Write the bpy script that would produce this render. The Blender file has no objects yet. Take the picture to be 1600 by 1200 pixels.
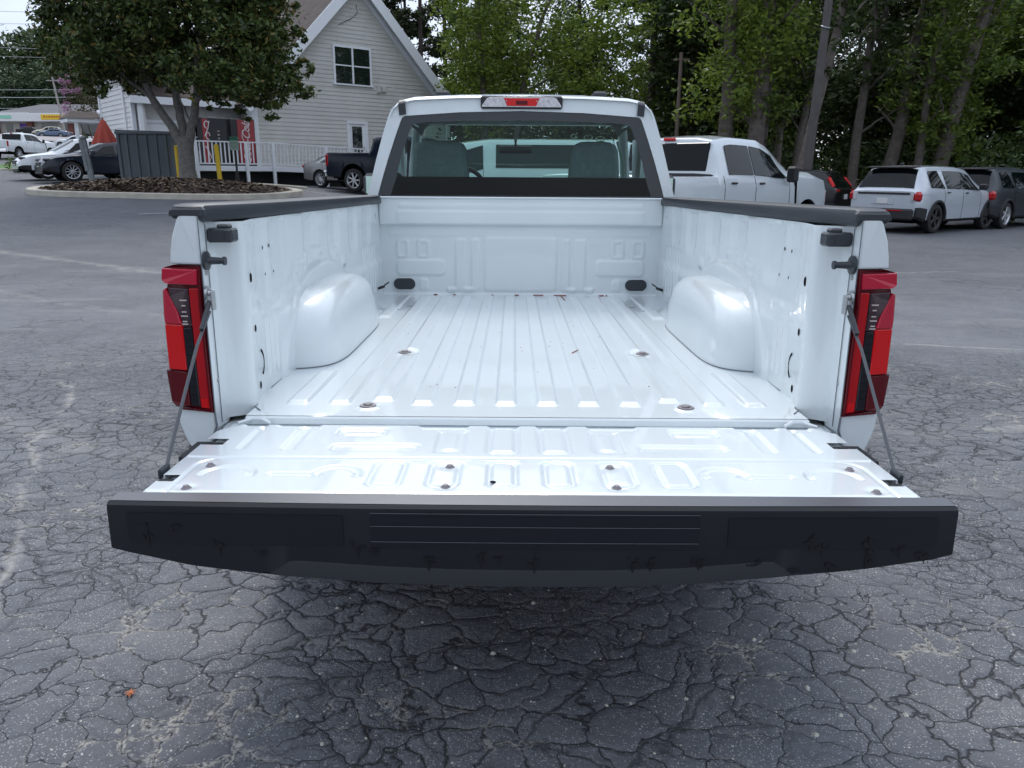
import bpy, math, random
import numpy as np
from math import sin, cos, pi, radians, sqrt
random.seed(7); RNG = np.random.default_rng(11)
S = bpy.context.scene; COL = S.collection
# ------------------------------------------------ camera, world, sun, exposure
cam_d = bpy.data.cameras.new('camera'); cam = bpy.data.objects.new('camera', cam_d); COL.objects.link(cam)
S.camera = cam
S.cycles.max_bounces = 6; S.cycles.diffuse_bounces = 3; S.cycles.glossy_bounces = 3; S.cycles.use_adaptive_sampling = True; S.cycles.adaptive_threshold = .03; S.cycles.use_denoising = True; S.cycles.transmission_bounces = 3; S.cycles.transparent_max_bounces = 8; S.cycles.caustics_reflective = False
cam_d.sensor_width = 36.0; cam_d.lens = 36.0*1202.13/1600; cam_d.clip_start = .05; cam_d.clip_end = 2000
from mathutils import Matrix, Vector
_R = (0.99997530, 0.00232645891, 0.00663171854); _D = (0.00701124258, -0.265204329, -0.964166742)
_F = (-0.000484338834, 0.964189427, -0.265214091)
cam.matrix_world = Matrix(((_R[0], -_D[0], -_F[0], -0.04135678), (_R[1], -_D[1], -_F[1], -1.99150754),
                           (_R[2], -_D[2], -_F[2], 1.52122181), (0, 0, 0, 1)))
S.view_settings.view_transform = 'Standard'; S.view_settings.look = 'None'
S.view_settings.exposure = EXPO = 0.44; S.view_settings.gamma = 1
SUN_EL, SUN_AZ = radians(50), radians(-8)       # azimuth from +Y towards +X
w = bpy.data.worlds.new('World'); S.world = w; w.use_nodes = True
nt = w.node_tree; N = nt.nodes; N.clear()
def nn(t, **k):
    n = N.new(t)
    for a, b in k.items(): setattr(n, a, b)
    return n
out = nn('ShaderNodeOutputWorld'); bg = nn('ShaderNodeBackground'); bg.inputs[1].default_value = .11
sky = nn('ShaderNodeTexSky', sky_type='NISHITA', sun_disc=False, sun_elevation=SUN_EL, sun_rotation=SUN_AZ)
tc = nn('ShaderNodeTexCoord'); mp = nn('ShaderNodeMapping'); mp.inputs['Scale'].default_value = (1, 1, 2.6)
ns = nn('ShaderNodeTexNoise'); ns.inputs['Scale'].default_value = 2.3; ns.inputs['Detail'].default_value = 7
ns.inputs['Roughness'].default_value = .55
cr = nn('ShaderNodeValToRGB'); cr.color_ramp.elements[0].position = .36; cr.color_ramp.elements[0].color = (4.6, 5.3, 6.7, 1)
cr.color_ramp.elements[1].position = .68; cr.color_ramp.elements[1].color = (7.4, 7.9, 8.7, 1)
sep = nn('ShaderNodeSeparateXYZ'); mr = nn('ShaderNodeMapRange')
# overcast: darker low down and away from the veiled sun, brightest overhead and towards it
mr2 = nn('ShaderNodeMapRange'); mr2.inputs[1].default_value = -.9; mr2.inputs[2].default_value = .6; mr2.inputs[3].default_value = .90; mr2.inputs[4].default_value = 1.12
mm = nn('ShaderNodeMath', operation='MULTIPLY')
mr.inputs[1].default_value = 0; mr.inputs[2].default_value = .9; mr.inputs[3].default_value = .80; mr.inputs[4].default_value = 1.52
vm = nn('ShaderNodeVectorMath', operation='SCALE'); mx = nn('ShaderNodeMix', data_type='RGBA')
mx.inputs[0].default_value = .86
Lk = nt.links.new
Lk(tc.outputs['Generated'], mp.inputs[0]); Lk(mp.outputs[0], ns.inputs['Vector']); Lk(ns.outputs[0], cr.inputs[0])
Lk(tc.outputs['Generated'], sep.inputs[0]); Lk(sep.outputs[2], mr.inputs[0])
Lk(sep.outputs[1], mr2.inputs[0]); Lk(mr.outputs[0], mm.inputs[0]); Lk(mr2.outputs[0], mm.inputs[1])
Lk(cr.outputs[0], vm.inputs[0]); Lk(mm.outputs[0], vm.inputs['Scale'])
Lk(sky.outputs[0], mx.inputs['A']); Lk(vm.outputs[0], mx.inputs['B']); Lk(mx.outputs['Result'], bg.inputs[0]); Lk(bg.outputs[0], out.inputs[0])
sd = bpy.data.lights.new('sun', 'SUN'); sd.energy = 1.3; sd.angle = radians(18); sd.color = (1, .96, .9)
so = bpy.data.objects.new('sun', sd); COL.objects.link(so)
_s = Vector((sin(SUN_AZ)*cos(SUN_EL), cos(SUN_AZ)*cos(SUN_EL), sin(SUN_EL)))
so.rotation_euler = _s.to_track_quat('Z', 'Y').to_euler(); so.location = (5, 10, 30)

# ------------------------------------------------ materials
def new_mat(name):
    m = bpy.data.materials.new(name); m.use_nodes = True
    return m, m.node_tree.nodes, m.node_tree.links, m.node_tree.nodes['Principled BSDF']
def mat(name, col, rough=.5, metal=0, coat=0, spec=.5, noise=0, nscale=8, bump=0, bscale=60, alpha=None, emit=None, detail=4):
    m, n, l, b = new_mat(name)
    b.inputs['Base Color'].default_value = (*col, 1); b.inputs['Roughness'].default_value = rough
    b.inputs['Metallic'].default_value = metal; b.inputs['Coat Weight'].default_value = coat
    b.inputs['Coat Roughness'].default_value = .04; b.inputs['Specular IOR Level'].default_value = spec
    if noise or bump:
        t = n.new('ShaderNodeTexCoord')
    if noise:
        x = n.new('ShaderNodeTexNoise'); x.inputs['Scale'].default_value = nscale; x.inputs['Detail'].default_value = detail
        r = n.new('ShaderNodeMapRange'); r.inputs[1].default_value = .25; r.inputs[2].default_value = .75
        r.inputs[3].default_value = 1-noise; r.inputs[4].default_value = 1+noise
        v = n.new('ShaderNodeVectorMath'); v.operation = 'SCALE'; v.inputs[0].default_value = col
        l.new(t.outputs['Object'], x.inputs['Vector']); l.new(x.outputs[0], r.inputs[0]); l.new(r.outputs[0], v.inputs['Scale'])
        l.new(v.outputs[0], b.inputs['Base Color'])
    if bump:
        x = n.new('ShaderNodeTexNoise'); x.inputs['Scale'].default_value = bscale; x.inputs['Detail'].default_value = 6
        u = n.new('ShaderNodeBump'); u.inputs['Strength'].default_value = bump; u.inputs['Distance'].default_value = .01
        l.new(t.outputs['Object'], x.inputs['Vector']); l.new(x.outputs[0], u.inputs['Height']); l.new(u.outputs[0], b.inputs['Normal'])
    if emit:
        b.inputs['Emission Color'].default_value = (*emit[0], 1); b.inputs['Emission Strength'].default_value = emit[1]
    return m
def glass_mat(name, tint, gloss=.5, rough=.0, ior=1.5):
    m = bpy.data.materials.new(name); m.use_nodes = True; n = m.node_tree.nodes; l = m.node_tree.links; n.clear()
    o = n.new('ShaderNodeOutputMaterial'); t = n.new('ShaderNodeBsdfTransparent'); t.inputs[0].default_value = (*tint, 1)
    g = n.new('ShaderNodeBsdfGlossy'); g.inputs['Roughness'].default_value = rough; g.inputs[0].default_value = (gloss, gloss, gloss, 1)
    f = n.new('ShaderNodeFresnel'); f.inputs[0].default_value = ior; x = n.new('ShaderNodeMixShader')
    l.new(f.outputs[0], x.inputs[0]); l.new(t.outputs[0], x.inputs[1]); l.new(g.outputs[0], x.inputs[2]); l.new(x.outputs[0], o.inputs[0])
    return m
def leaf_mat(name, c0, c1, trans=.25, c2=None):
    m, n, l, b = new_mat(name)
    g = n.new('ShaderNodeNewGeometry'); r = n.new('ShaderNodeValToRGB')
    r.color_ramp.elements[0].color = (*c0, 1); r.color_ramp.elements[1].color = (*c1, 1)
    if c2:
        e = r.color_ramp.elements.new(.88); e.color = (*c1, 1); r.color_ramp.elements[2].color = (*c2, 1)
    l.new(g.outputs['Random Per Island'], r.inputs[0]); l.new(r.outputs[0], b.inputs['Base Color'])
    b.inputs['Roughness'].default_value = .5; b.inputs['Specular IOR Level'].default_value = .35
    t = n.new('ShaderNodeBsdfTranslucent'); x = n.new('ShaderNodeMixShader'); x.inputs[0].default_value = trans
    l.new(r.outputs[0], t.inputs[0]); l.new(b.outputs[0], x.inputs[1]); l.new(t.outputs[0], x.inputs[2])
    l.new(x.outputs[0], n['Material Output'].inputs[0])
    return m
PAINT = mat('white_paint', (.620, .668, .684), .33, coat=.9, noise=.035, nscale=3.5, detail=9)
BLACKP = mat('black_plastic', (.022, .026, .033), .42, noise=.15, nscale=5)
DARKP = mat('dark_plastic', (.012, .013, .015), .6)
RUBBER = mat('rubber', (.018, .018, .019), .8, noise=.2, nscale=20)
STEEL = mat('steel', (.45, .46, .47), .35, metal=.9)
DSTEEL = mat('dull_steel', (.22, .2, .21), .5, metal=.6)
ALLOY = mat('alloy', (.55, .56, .58), .3, metal=.7)
CHROME = mat('chrome', (.8, .8, .82), .08, metal=1)
VOID = mat('void_black', (.004, .004, .005), .9, spec=.1)
SEAM = mat('seam_sealer', (.14, .16, .18), .6)
REDL = mat('red_lens', (.36, .001, .006), .12, coat=.35, spec=.3)
REDB = mat('bright_red_lens', (.56, .002, .004), .15, coat=.35, spec=.25)
REDP = mat('pink_red_lens', (.42, .006, .030), .14, coat=.6, spec=.3)
REDD = mat('maroon_lens', (.085, .001, .005), .2, coat=.15, spec=.2)
CLEARL = mat('clear_lens', (.50, .48, .50), .15, coat=1, noise=.25, nscale=60)
SMOKEC = mat('smoked_clear_lens', (.045, .025, .032), .1, coat=.5, spec=.3, noise=.4, nscale=60)
LAMPBAR = mat('reflector_bar', (.60, .50, .50), .2, metal=.4)
BLKL = mat('smoked_lens', (.008, .008, .012), .08, coat=.3, spec=.3)
GLASSD = mat('privacy_glass', (.003, .005, .006), .03, spec=.22)
GLASST = mat('teal_glass', (.008, .020, .020), .04, spec=.3)
FRIT = mat('glass_border', (.012, .016, .022), .12, coat=.4)

# ------------------------------------------------ mesh helpers
def tag(o, label=None, cat=None, group=None, kind=None):
    if label: o['label'] = label
    if cat: o['category'] = cat
    if group: o['group'] = group
    if kind: o['kind'] = kind
    return o
def thing(name, label, cat, loc=(0, 0, 0), rotz=0, group=None):
    o = bpy.data.objects.new(name, None); COL.objects.link(o); o.empty_display_size = .3
    o.location = loc; o.rotation_euler = (0, 0, rotz)
    return tag(o, label, cat, group)
def copy_tree(o, parent=None):
    c = o.copy(); COL.objects.link(c)
    if parent: c.parent = parent
    for ch in list(o.children): copy_tree(ch, c)
    return c
def mesh_np(name, V, F, mats, parent=None, smooth=False, mi=None, sharp=None):
    me = bpy.data.meshes.new(name); V = np.asarray(V, dtype=np.float32)
    if isinstance(F, np.ndarray):
        nf, k = F.shape
        me.vertices.add(len(V)); me.vertices.foreach_set('co', V.ravel())
        me.loops.add(nf*k); me.loops.foreach_set('vertex_index', F.astype(np.int32).ravel())
        me.polygons.add(nf); me.polygons.foreach_set('loop_start', np.arange(0, nf*k, k, dtype=np.int32))
        me.update(calc_edges=True)
    else:
        me.from_pydata([tuple(map(float, v)) for v in V], [], F)
    if not isinstance(mats, (list, tuple)): mats = [mats]
    for m in mats: me.materials.append(m)
    if mi is not None: me.polygons.foreach_set('material_index', np.asarray(mi, dtype=np.int32))
    if smooth: me.polygons.foreach_set('use_smooth', np.ones(len(me.polygons), dtype=bool))
    me.validate(); me.update()
    if smooth and sharp: me.set_sharp_from_angle(angle=radians(sharp))
    o = bpy.data.objects.new(name, me); COL.objects.link(o)
    if parent: o.parent = parent
    return o
def rotv(v, rx=0, ry=0, rz=0):
    M = Matrix.Rotation(rz, 3, 'Z') @ Matrix.Rotation(ry, 3, 'Y') @ Matrix.Rotation(rx, 3, 'X')
    return M @ Vector(v)
class MB:
    def __init__(s): s.v = []; s.f = []; s.m = []
    def add(s, V, F, m=0):
        b = len(s.v); s.v += [tuple(v) for v in V]; s.f += [tuple(b+i for i in f) for f in F]; s.m += [m]*len(F)
    def box(s, c, d, rot=(0, 0, 0), m=0, bev=0):
        x, y, z = d[0]/2, d[1]/2, d[2]/2
        if bev:
            b = min(bev, x*.9, y*.9, z*.9); V = []; F = []
            # chamfered box: 24 verts
            idx = {}
            for sx in (-1, 1):
                for sy in (-1, 1):
                    for sz in (-1, 1):
                        for a in range(3):
                            p = [sx*(x-b), sy*(y-b), sz*(z-b)]; p[a] = (sx*x, sy*y, sz*z)[a]
                            idx[(sx, sy, sz, a)] = len(V); V.append(p)
            for a in range(3):
                for sg in (-1, 1):
                    q = []
                    for (u, w_) in ((-1, -1), (1, -1), (1, 1), (-1, 1)):
                        k = [0, 0, 0]; k[a] = sg; k[(a+1) % 3] = u; k[(a+2) % 3] = w_; q.append(idx[(*k, a)])
                    F.append(q if sg > 0 else q[::-1])
            for a in range(3):
                b1, b2 = (a+1) % 3, (a+2) % 3
                for u in (-1, 1):
                    for w_ in (-1, 1):
                        k1 = [0, 0, 0]; k1[b1] = u; k1[b2] = w_; k1[a] = -1; k2 = list(k1); k2[a] = 1
                        q = [idx[(*k1, b1)], idx[(*k2, b1)], idx[(*k2, b2)], idx[(*k1, b2)]]
                        F.append(q if u*w_ < 0 else q[::-1])
            for sx in (-1, 1):
                for sy in (-1, 1):
                    for sz in (-1, 1):
                        q = [idx[(sx, sy, sz, a)] for a in range(3)]; F.append(q if sx*sy*sz > 0 else q[::-1])
        else:
            V = [(-x, -y, -z), (x, -y, -z), (x, y, -z), (-x, y, -z), (-x, -y, z), (x, -y, z), (x, y, z), (-x, y, z)]
            F = [(0, 3, 2, 1), (4, 5, 6, 7), (0, 1, 5, 4), (1, 2, 6, 5), (2, 3, 7, 6), (3, 0, 4, 7)]
        V = [Vector(c)+rotv(p, *rot) for p in V]; s.add(V, F, m)
    def tube(s, pts, r, n=8, m=0, caps=True):
        pts = [Vector(p) for p in pts]; rs = r if isinstance(r, (list, tuple)) else [r]*len(pts)
        V = []; F = []; up = Vector((.3, .2, 1)).normalized()
        for i, p in enumerate(pts):
            t = (pts[min(i+1, len(pts)-1)]-pts[max(i-1, 0)]).normalized()
            a = t.cross(up)
            if a.length < .05: a = t.cross(Vector((1, 0, 0)))
            a.normalize(); b = t.cross(a)
            for k in range(n):
                V.append(p+(a*cos(2*pi*k/n)+b*sin(2*pi*k/n))*rs[i])
        for i in range(len(pts)-1):
            for k in range(n):
                F.append((i*n+k, i*n+(k+1) % n, (i+1)*n+(k+1) % n, (i+1)*n+k))
        if caps: F += [tuple(range(n))[::-1], tuple((len(pts)-1)*n+k for k in range(n))]
        s.add(V, F, m)
    def cyl(s, a, b, r, n=16, m=0, r2=None): s.tube([a, b], [r, r if r2 is None else r2], n, m)
    def lathe(s, prof, axis='x', c=(0, 0, 0), n=32, m=0):
        V = []; F = []
        for (u, r) in prof:
            for k in range(n):
                a = 2*pi*k/n
                p = {'x': (u, r*cos(a), r*sin(a)), 'y': (r*cos(a), u, r*sin(a)), 'z': (r*cos(a), r*sin(a), u)}[axis]
                V.append((p[0]+c[0], p[1]+c[1], p[2]+c[2]))
        for i in range(len(prof)-1):
            for k in range(n): F.append((i*n+k, i*n+(k+1) % n, (i+1)*n+(k+1) % n, (i+1)*n+k))
        s.add(V, F, m)
    def prism(s, poly, fn0, fn1, m=0):
        """poly of 2D points; fn0/fn1 map them to front/back 3D points"""
        n = len(poly); V = [fn0(p) for p in poly]+[fn1(p) for p in poly]
        F = [tuple(range(n)), tuple(range(2*n-1, n-1, -1))]+[(i, i+n, (i+1) % n+n, (i+1) % n) for i in range(n)]
        s.add(V, F, m)
    def build(s, name, mats, parent=None, smooth=False, sharp=35, bevel=0):
        o = mesh_np(name, s.v, s.f, mats, parent, smooth, s.m, sharp)
        if bevel:
            b = o.modifiers.new('bevel', 'BEVEL'); b.width = bevel; b.segments = 2; b.limit_method = 'ANGLE'; b.angle_limit = radians(40)
        return o
    def build_split(s, name, mats, parent=None, smooth=False, sharp=35, bevel=0):
        """every loose piece of the mesh becomes an object of its own"""
        par = list(range(len(s.v)))
        def find(i):
            while par[i] != i: par[i] = par[par[i]]; i = par[i]
            return i
        for f in s.f:
            for q in f[1:]: par[find(q)] = find(f[0])
        key = {}
        for i, v in enumerate(s.v): key.setdefault(tuple(round(c, 5) for c in v), []).append(i)
        for g_ in key.values():
            for q in g_[1:]: par[find(q)] = find(g_[0])
        grp = {}
        for k, f in enumerate(s.f): grp.setdefault(find(f[0]), []).append(k)
        res = []
        for ks in grp.values():
            b = MB(); mp_ = {}
            for k in ks:
                for q in s.f[k]:
                    if q not in mp_: mp_[q] = len(b.v); b.v.append(s.v[q])
                b.f.append(tuple(mp_[q] for q in s.f[k])); b.m.append(s.m[k])
            res.append(b.build(name, mats, parent, smooth, sharp, bevel))
        return res
def grid_faces(nu, nv, flip=False):
    i = np.arange(nu-1)[:, None]*nv+np.arange(nv-1)[None, :]; i = i.ravel()
    F = np.stack([i, i+nv, i+nv+1, i+1], 1)
    return F[:, ::-1].copy() if flip else F
def sstep(a, b, x):
    t = np.clip((x-a)/(b-a), 0, 1); return t*t*(3-2*t)
def rrect(x, y, cx, cy, hx, hy, r, e):
    """1 inside a rounded rectangle, soft edge of width e"""
    dx = np.abs(x-cx)-hx+r; dy = np.abs(y-cy)-hy+r
    d = np.hypot(np.maximum(dx, 0), np.maximum(dy, 0))+np.minimum(np.maximum(dx, dy), 0)-r
    return 1-sstep(-e/2, e/2, d)
def rring(x, y, cx, cy, hx, hy, r, wdt, e):
    return rrect(x, y, cx, cy, hx, hy, r, e)-rrect(x, y, cx, cy, hx-wdt, hy-wdt, max(r-wdt, .004), e)

# ------------------------------------------------ ground
CP = np.array([(0,0,0),(0,6,0),(0,-8,0),(-5,6,0),(5,6,0),(-9,-6,0),(10,-6,0),(9,6,0),(11,19,0),(14,21,0),(19,26,0),(17,39,.1),(10,30,.05),(4,10,.0),(3,16,.12),
 (40,10,0),(40,40,.2),(60,70,.6),(-4,11,.06),(-17.4,29,.98),(-20,30.5,1.05),(-9.4,20.6,.74),(-14.9,23.8,.9),(-7.3,22.7,.8),(-9.2,28.5,1.0),
 (-6.5,27.9,.7),(-9.2,35,.86),(-3,30,.5),(0,24,.34),(0,18.5,.26),(0,45,.6),(-39,60,2.25),(-33,50,1.5),(-60,100,4.6),(-90,150,7.7),(-110,150,7.8),
 (-10,11,.12),(-19,18,.5),(-30,20,.7),(-40,-5,0),(-160,160,8.5),(0,160,4),(110,160,3),(-125,214,10),(150,0,0),(-12,30,1.0),(-14,36,1.1),(-20,44,1.5),(120,250,5),(-200,260,12)], float)
def _phi(r): return np.where(r > 0, r*r*np.log(r+1e-9), 0)
_n = len(CP); _K = _phi(np.hypot(CP[:, None, 0]-CP[None, :, 0], CP[:, None, 1]-CP[None, :, 1]))+np.eye(_n)*2.0
_Pm = np.c_[np.ones(_n), CP[:, :2]]; _A = np.block([[_K, _Pm], [_Pm.T, np.zeros((3, 3))]])
_sol = np.linalg.solve(_A, np.r_[CP[:, 2], 0, 0, 0])
def terr(x, y):
    x = np.asarray(x, float); y = np.asarray(y, float); sh = x.shape; x = x.ravel(); y = y.ravel()
    z = _phi(np.hypot(x[:, None]-CP[None, :, 0], y[:, None]-CP[None, :, 1]))@_sol[:_n]+_sol[_n]+_sol[_n+1]*x+_sol[_n+2]*y
    k = sstep(6, 13, np.hypot(x*.9, y-1))      # dead flat around the truck
    return (z*k).reshape(sh)
def tz(x, y): return float(terr(np.array([x]), np.array([y]))[0])
def axis_pts(a, b, c0, c1, fine, growth=1.18):
    p = list(np.arange(c0, c1+1e-6, fine)); s = fine
    while p[-1] < b: s = min(s*growth, 12); p.append(p[-1]+s)
    s = fine
    while p[0] > a: s = min(s*growth, 12); p.insert(0, p[0]-s)
    return np.array(p)
def sheet(name, X, Y, dz, m, kind='structure', keep=None):
    xx, yy = np.meshgrid(X, Y, indexing='ij'); zz = terr(xx, yy)+dz
    F = grid_faces(len(X), len(Y))
    if keep is not None:
        k = keep(xx, yy).ravel(); F = F[k[F].all(1)]
    o = mesh_np(name, np.c_[xx.ravel(), yy.ravel(), zz.ravel()], F, m, smooth=True)
    o['kind'] = kind
    return o
def asphalt_material():
    m, n, l, b = new_mat('cracked_asphalt')
    def nd(t, **k):
        q = n.new(t)
        for a, v in k.items(): setattr(q, a, v)
        return q
    def mth(op, a, c=None, clamp=False):
        q = nd('ShaderNodeMath', operation=op); q.use_clamp = clamp
        for i, v in enumerate((a, c)):
            if v is None: continue
            if isinstance(v, (int, float)): q.inputs[i].default_value = v
            else: l.new(v, q.inputs[i])
        return q.outputs[0]
    def rng(v, a, c, o0=0., o1=1.):
        q = nd('ShaderNodeMapRange', interpolation_type='SMOOTHSTEP'); l.new(v, q.inputs[0])
        for i, x in enumerate((a, c, o0, o1)): q.inputs[i+1].default_value = x
        return q.outputs[0]
    def noise(vec, sc, det=5, ro=.55, off=0):
        q = nd('ShaderNodeTexNoise'); q.inputs['Scale'].default_value = sc; q.inputs['Detail'].default_value = det
        q.inputs['Roughness'].default_value = ro
        if off:
            a = nd('ShaderNodeVectorMath', operation='ADD'); a.inputs[1].default_value = (off, off*.7, 0); l.new(vec, a.inputs[0]); vec = a.outputs[0]
        l.new(vec, q.inputs['Vector']); return q
    def voro(vec, sc, feat='DISTANCE_TO_EDGE', rnd=1.):
        q = nd('ShaderNodeTexVoronoi', feature=feat); q.inputs['Scale'].default_value = sc; q.inputs['Randomness'].default_value = rnd
        l.new(vec, q.inputs['Vector']); return q
    def mixc(fac, a, c):
        q = nd('ShaderNodeMix', data_type='RGBA')
        if isinstance(fac, (int, float)): q.inputs[0].default_value = fac
        else: l.new(fac, q.inputs[0])
        for nm, v in (('A', a), ('B', c)):
            if isinstance(v, tuple): q.inputs[nm].default_value = (*v, 1)
            else: l.new(v, q.inputs[nm])
        return q.outputs['Result']
    tc_ = nd('ShaderNodeTexCoord'); P0 = tc_.outputs['Object']
    flat = nd('ShaderNodeVectorMath', operation='MULTIPLY'); flat.inputs[1].default_value = (1, 1, 0); l.new(P0, flat.inputs[0]); P0 = flat.outputs[0]
    dn = noise(P0, 2.6, 4); sub = nd('ShaderNodeVectorMath', operation='SUBTRACT'); l.new(dn.outputs[1], sub.inputs[0]); sub.inputs[1].default_value = (.5, .5, .5)
    sc = nd('ShaderNodeVectorMath', operation='SCALE'); sc.inputs['Scale'].default_value = .30; l.new(sub.outputs[0], sc.inputs[0])
    dn2 = noise(P0, 17, 3); sub2 = nd('ShaderNodeVectorMath', operation='SUBTRACT'); l.new(dn2.outputs[1], sub2.inputs[0]); sub2.inputs[1].default_value = (.5, .5, .5)
    sc2 = nd('ShaderNodeVectorMath', operation='SCALE'); sc2.inputs['Scale'].default_value = .045; l.new(sub2.outputs[0], sc2.inputs[0])
    ad = nd('ShaderNodeVectorMath', operation='ADD'); l.new(P0, ad.inputs[0]); l.new(sc.outputs[0], ad.inputs[1])
    ad2 = nd('ShaderNodeVectorMath', operation='ADD'); l.new(ad.outputs[0], ad2.inputs[0]); l.new(sc2.outputs[0], ad2.inputs[1]); PD = ad2.outputs[0]
    strx = nd('ShaderNodeMapping'); strx.inputs['Scale'].default_value = (1, 1.25, 1); strx.inputs['Rotation'].default_value = (0, 0, .35); l.new(PD, strx.inputs[0]); PD = strx.outputs[0]
    v1 = voro(PD, 6.6); v2 = voro(PD, 1.6)
    wn = noise(P0, 1.1, 3, off=9); wid = rng(wn.outputs[0], .35, .7, .016, .060)
    c1 = mth('SUBTRACT', 1., mth('DIVIDE', v1.outputs[0], wid), True); c2 = mth('SUBTRACT', 1., mth('DIVIDE', v2.outputs[0], .02), True)
    # where the alligator cracking is: strong behind and beside the truck, dying out away from it
    sp = nd('ShaderNodeSeparateXYZ'); l.new(P0, sp.inputs[0])
    big = noise(P0, .35, 3, off=3)
    fall = rng(sp.outputs[1], 1.5, 6.5, 1., 0.)
    reg = mth('ADD', mth('MULTIPLY', fall, 1.25), mth('MULTIPLY', big.outputs[0], .9)); reg = rng(reg, .55, 1.0)
    crack = mth('MULTIPLY', c1, reg)
    sm_ = voro(PD, 15); fine_n = noise(P0, .9, 2, off=21); c3 = mth('MULTIPLY', mth('SUBTRACT', 1., mth('DIVIDE', sm_.outputs[0], .05), True), mth('MULTIPLY', rng(fine_n.outputs[0], .5, .62), reg))
    crack = mth('MAXIMUM', crack, mth('MULTIPLY', c3, .6)); far = mth('MULTIPLY', c2, rng(big.outputs[0], .42, .6, .15, .9)); crackA = mth('MAXIMUM', crack, mth('MULTIPLY', far, .7), True)
    # colour
    n1 = noise(P0, .8, 6, .6); n2 = noise(P0, 160, 3, .7, 5); n3 = noise(P0, 9, 5, .6, 2)
    base = mixc(rng(n1.outputs[0], .3, .7), (.108, .113, .127), (.170, .176, .192))
    streak = nd('ShaderNodeMapping'); streak.inputs['Scale'].default_value = (.35, 1.6, 1); streak.inputs['Rotation'].default_value = (0, 0, .25); l.new(P0, streak.inputs[0])
    n4 = noise(streak.outputs[0], 1.0, 8, .68, 4); base = mixc(rng(n4.outputs[0], .52, .72, 0, .6), base, (.30, .295, .285))
    n5 = noise(streak.outputs[0], .5, 5, .6, 14); base = mixc(rng(n5.outputs[0], .55, .75, 0, .55), base, (.085, .089, .099))
    base = mixc(rng(n2.outputs[0], .35, .7, 0, .55), base, (.055, .058, .067))
    base = mixc(rng(n3.outputs[0], .5, .75, 0, .35), base, (.24, .24, .25))
    # pale aggregate stones showing through the worn sealer
    va = voro(P0, 150, 'F1'); vcol = nd('ShaderNodeSeparateColor'); l.new(va.outputs['Color'], vcol.inputs[0])
    dens = rng(noise(P0, 3.0, 4, .7, 30).outputs[0], .36, .62, .16, .55)
    st = mth('MULTIPLY', mth('LESS_THAN', va.outputs['Distance'], .33), mth('LESS_THAN', vcol.outputs[0], dens))
    base = mixc(mth('MULTIPLY', st, .85), base, (.40, .395, .39))
    vb = voro(P0, 62, 'F1'); vb_c = nd('ShaderNodeSeparateColor'); l.new(vb.outputs['Color'], vb_c.inputs[0])
    st2 = mth('MULTIPLY', mth('LESS_THAN', vb.outputs['Distance'], .22), mth('LESS_THAN', vb_c.outputs[1], .05))
    base = mixc(st2, base, (.48, .46, .42))
    base = mixc(mth('MULTIPLY', rng(mth('ADD', sp.outputs[1], mth('MULTIPLY', big.outputs[0], 6.)), 8., 16.), .55), base, (.062, .066, .076))      # fresher sealer farther off
    col = mixc(mth('MULTIPLY', crackA, .93), base, (.016, .016, .018))
    # sandy grit lying in some of the cracks
    sand_n = noise(P0, 2.1, 6, .75, 40); grit = noise(P0, 55, 3, .7, 7)
    near = mth('SUBTRACT', 1., mth('DIVIDE', v1.outputs[0], .13), True)
    sandm = mth('MULTIPLY', mth('MULTIPLY', rng(near, .25, .6), rng(sand_n.outputs[0], .53, .64)), rng(grit.outputs[0], .40, .55)); sandm = mth('MULTIPLY', sandm, reg)
    col = mixc(mth('MULTIPLY', sandm, .9), col, (.38, .365, .33))
    # long weathered joints with pale sand
    def line(ax, ay, bx, by, wd, amp=.25):
        dx, dy = bx-ax, by-ay; L_ = sqrt(dx*dx+dy*dy); dx /= L_; dy /= L_
        wob = mth('MULTIPLY', mth('SUBTRACT', noise(P0, 1.3, 5, .6, ax).outputs[0], .5), amp)
        px = mth('SUBTRACT', sp.outputs[0], ax); py = mth('SUBTRACT', sp.outputs[1], ay)
        d = mth('ABSOLUTE', mth('ADD', mth('SUBTRACT', mth('MULTIPLY', px, dy), mth('MULTIPLY', py, dx)), wob))
        t = mth('ADD', mth('MULTIPLY', px, dx), mth('MULTIPLY', py, dy))
        k = mth('SUBTRACT', 1., mth('DIVIDE', d, wd), True)
        k = mth('MULTIPLY', k, mth('MULTIPLY', rng(t, 0, .5), rng(t, L_-.5, L_, 1, 0)))
        return mth('MULTIPLY', k, rng(noise(P0, 4, 5, .7, by).outputs[0], .38, .58))
    for a in LINES:
        col = mixc(mth('MULTIPLY', line(*a[:5], *a[6:]), a[5]), col, (.40, .385, .345))
    l.new(col, b.inputs['Base Color'])
    rg = rng(n3.outputs[0], .3, .7, .68, .85); l.new(rg, b.inputs['Roughness']); b.inputs['Specular IOR Level'].default_value = .28
    # relief
    h = mth('ADD', mth('MULTIPLY', n2.outputs[0], .0035), mth('MULTIPLY', n3.outputs[0], .006))
    h = mth('ADD', h, mth('MULTIPLY', rng(v1.outputs[0], 0., .20, 0., 1.), mth('MULTIPLY', reg, .010)))
    h = mth('SUBTRACT', h, mth('MULTIPLY', crackA, .010)); h = mth('ADD', h, mth('MULTIPLY', st, .0015)); h = mth('ADD', h, mth('MULTIPLY', sandm, .006))
    va2 = voro(P0, 60, 'F1', 1); h = mth('SUBTRACT', h, mth('MULTIPLY', va2.outputs['Distance'], .003))
    bp = nd('ShaderNodeBump'); bp.inputs['Strength'].default_value = .7; bp.inputs['Distance'].default_value = 1.0
    l.new(h, bp.inputs['Height']); l.new(bp.outputs[0], b.inputs['Normal'])
    return m
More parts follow.
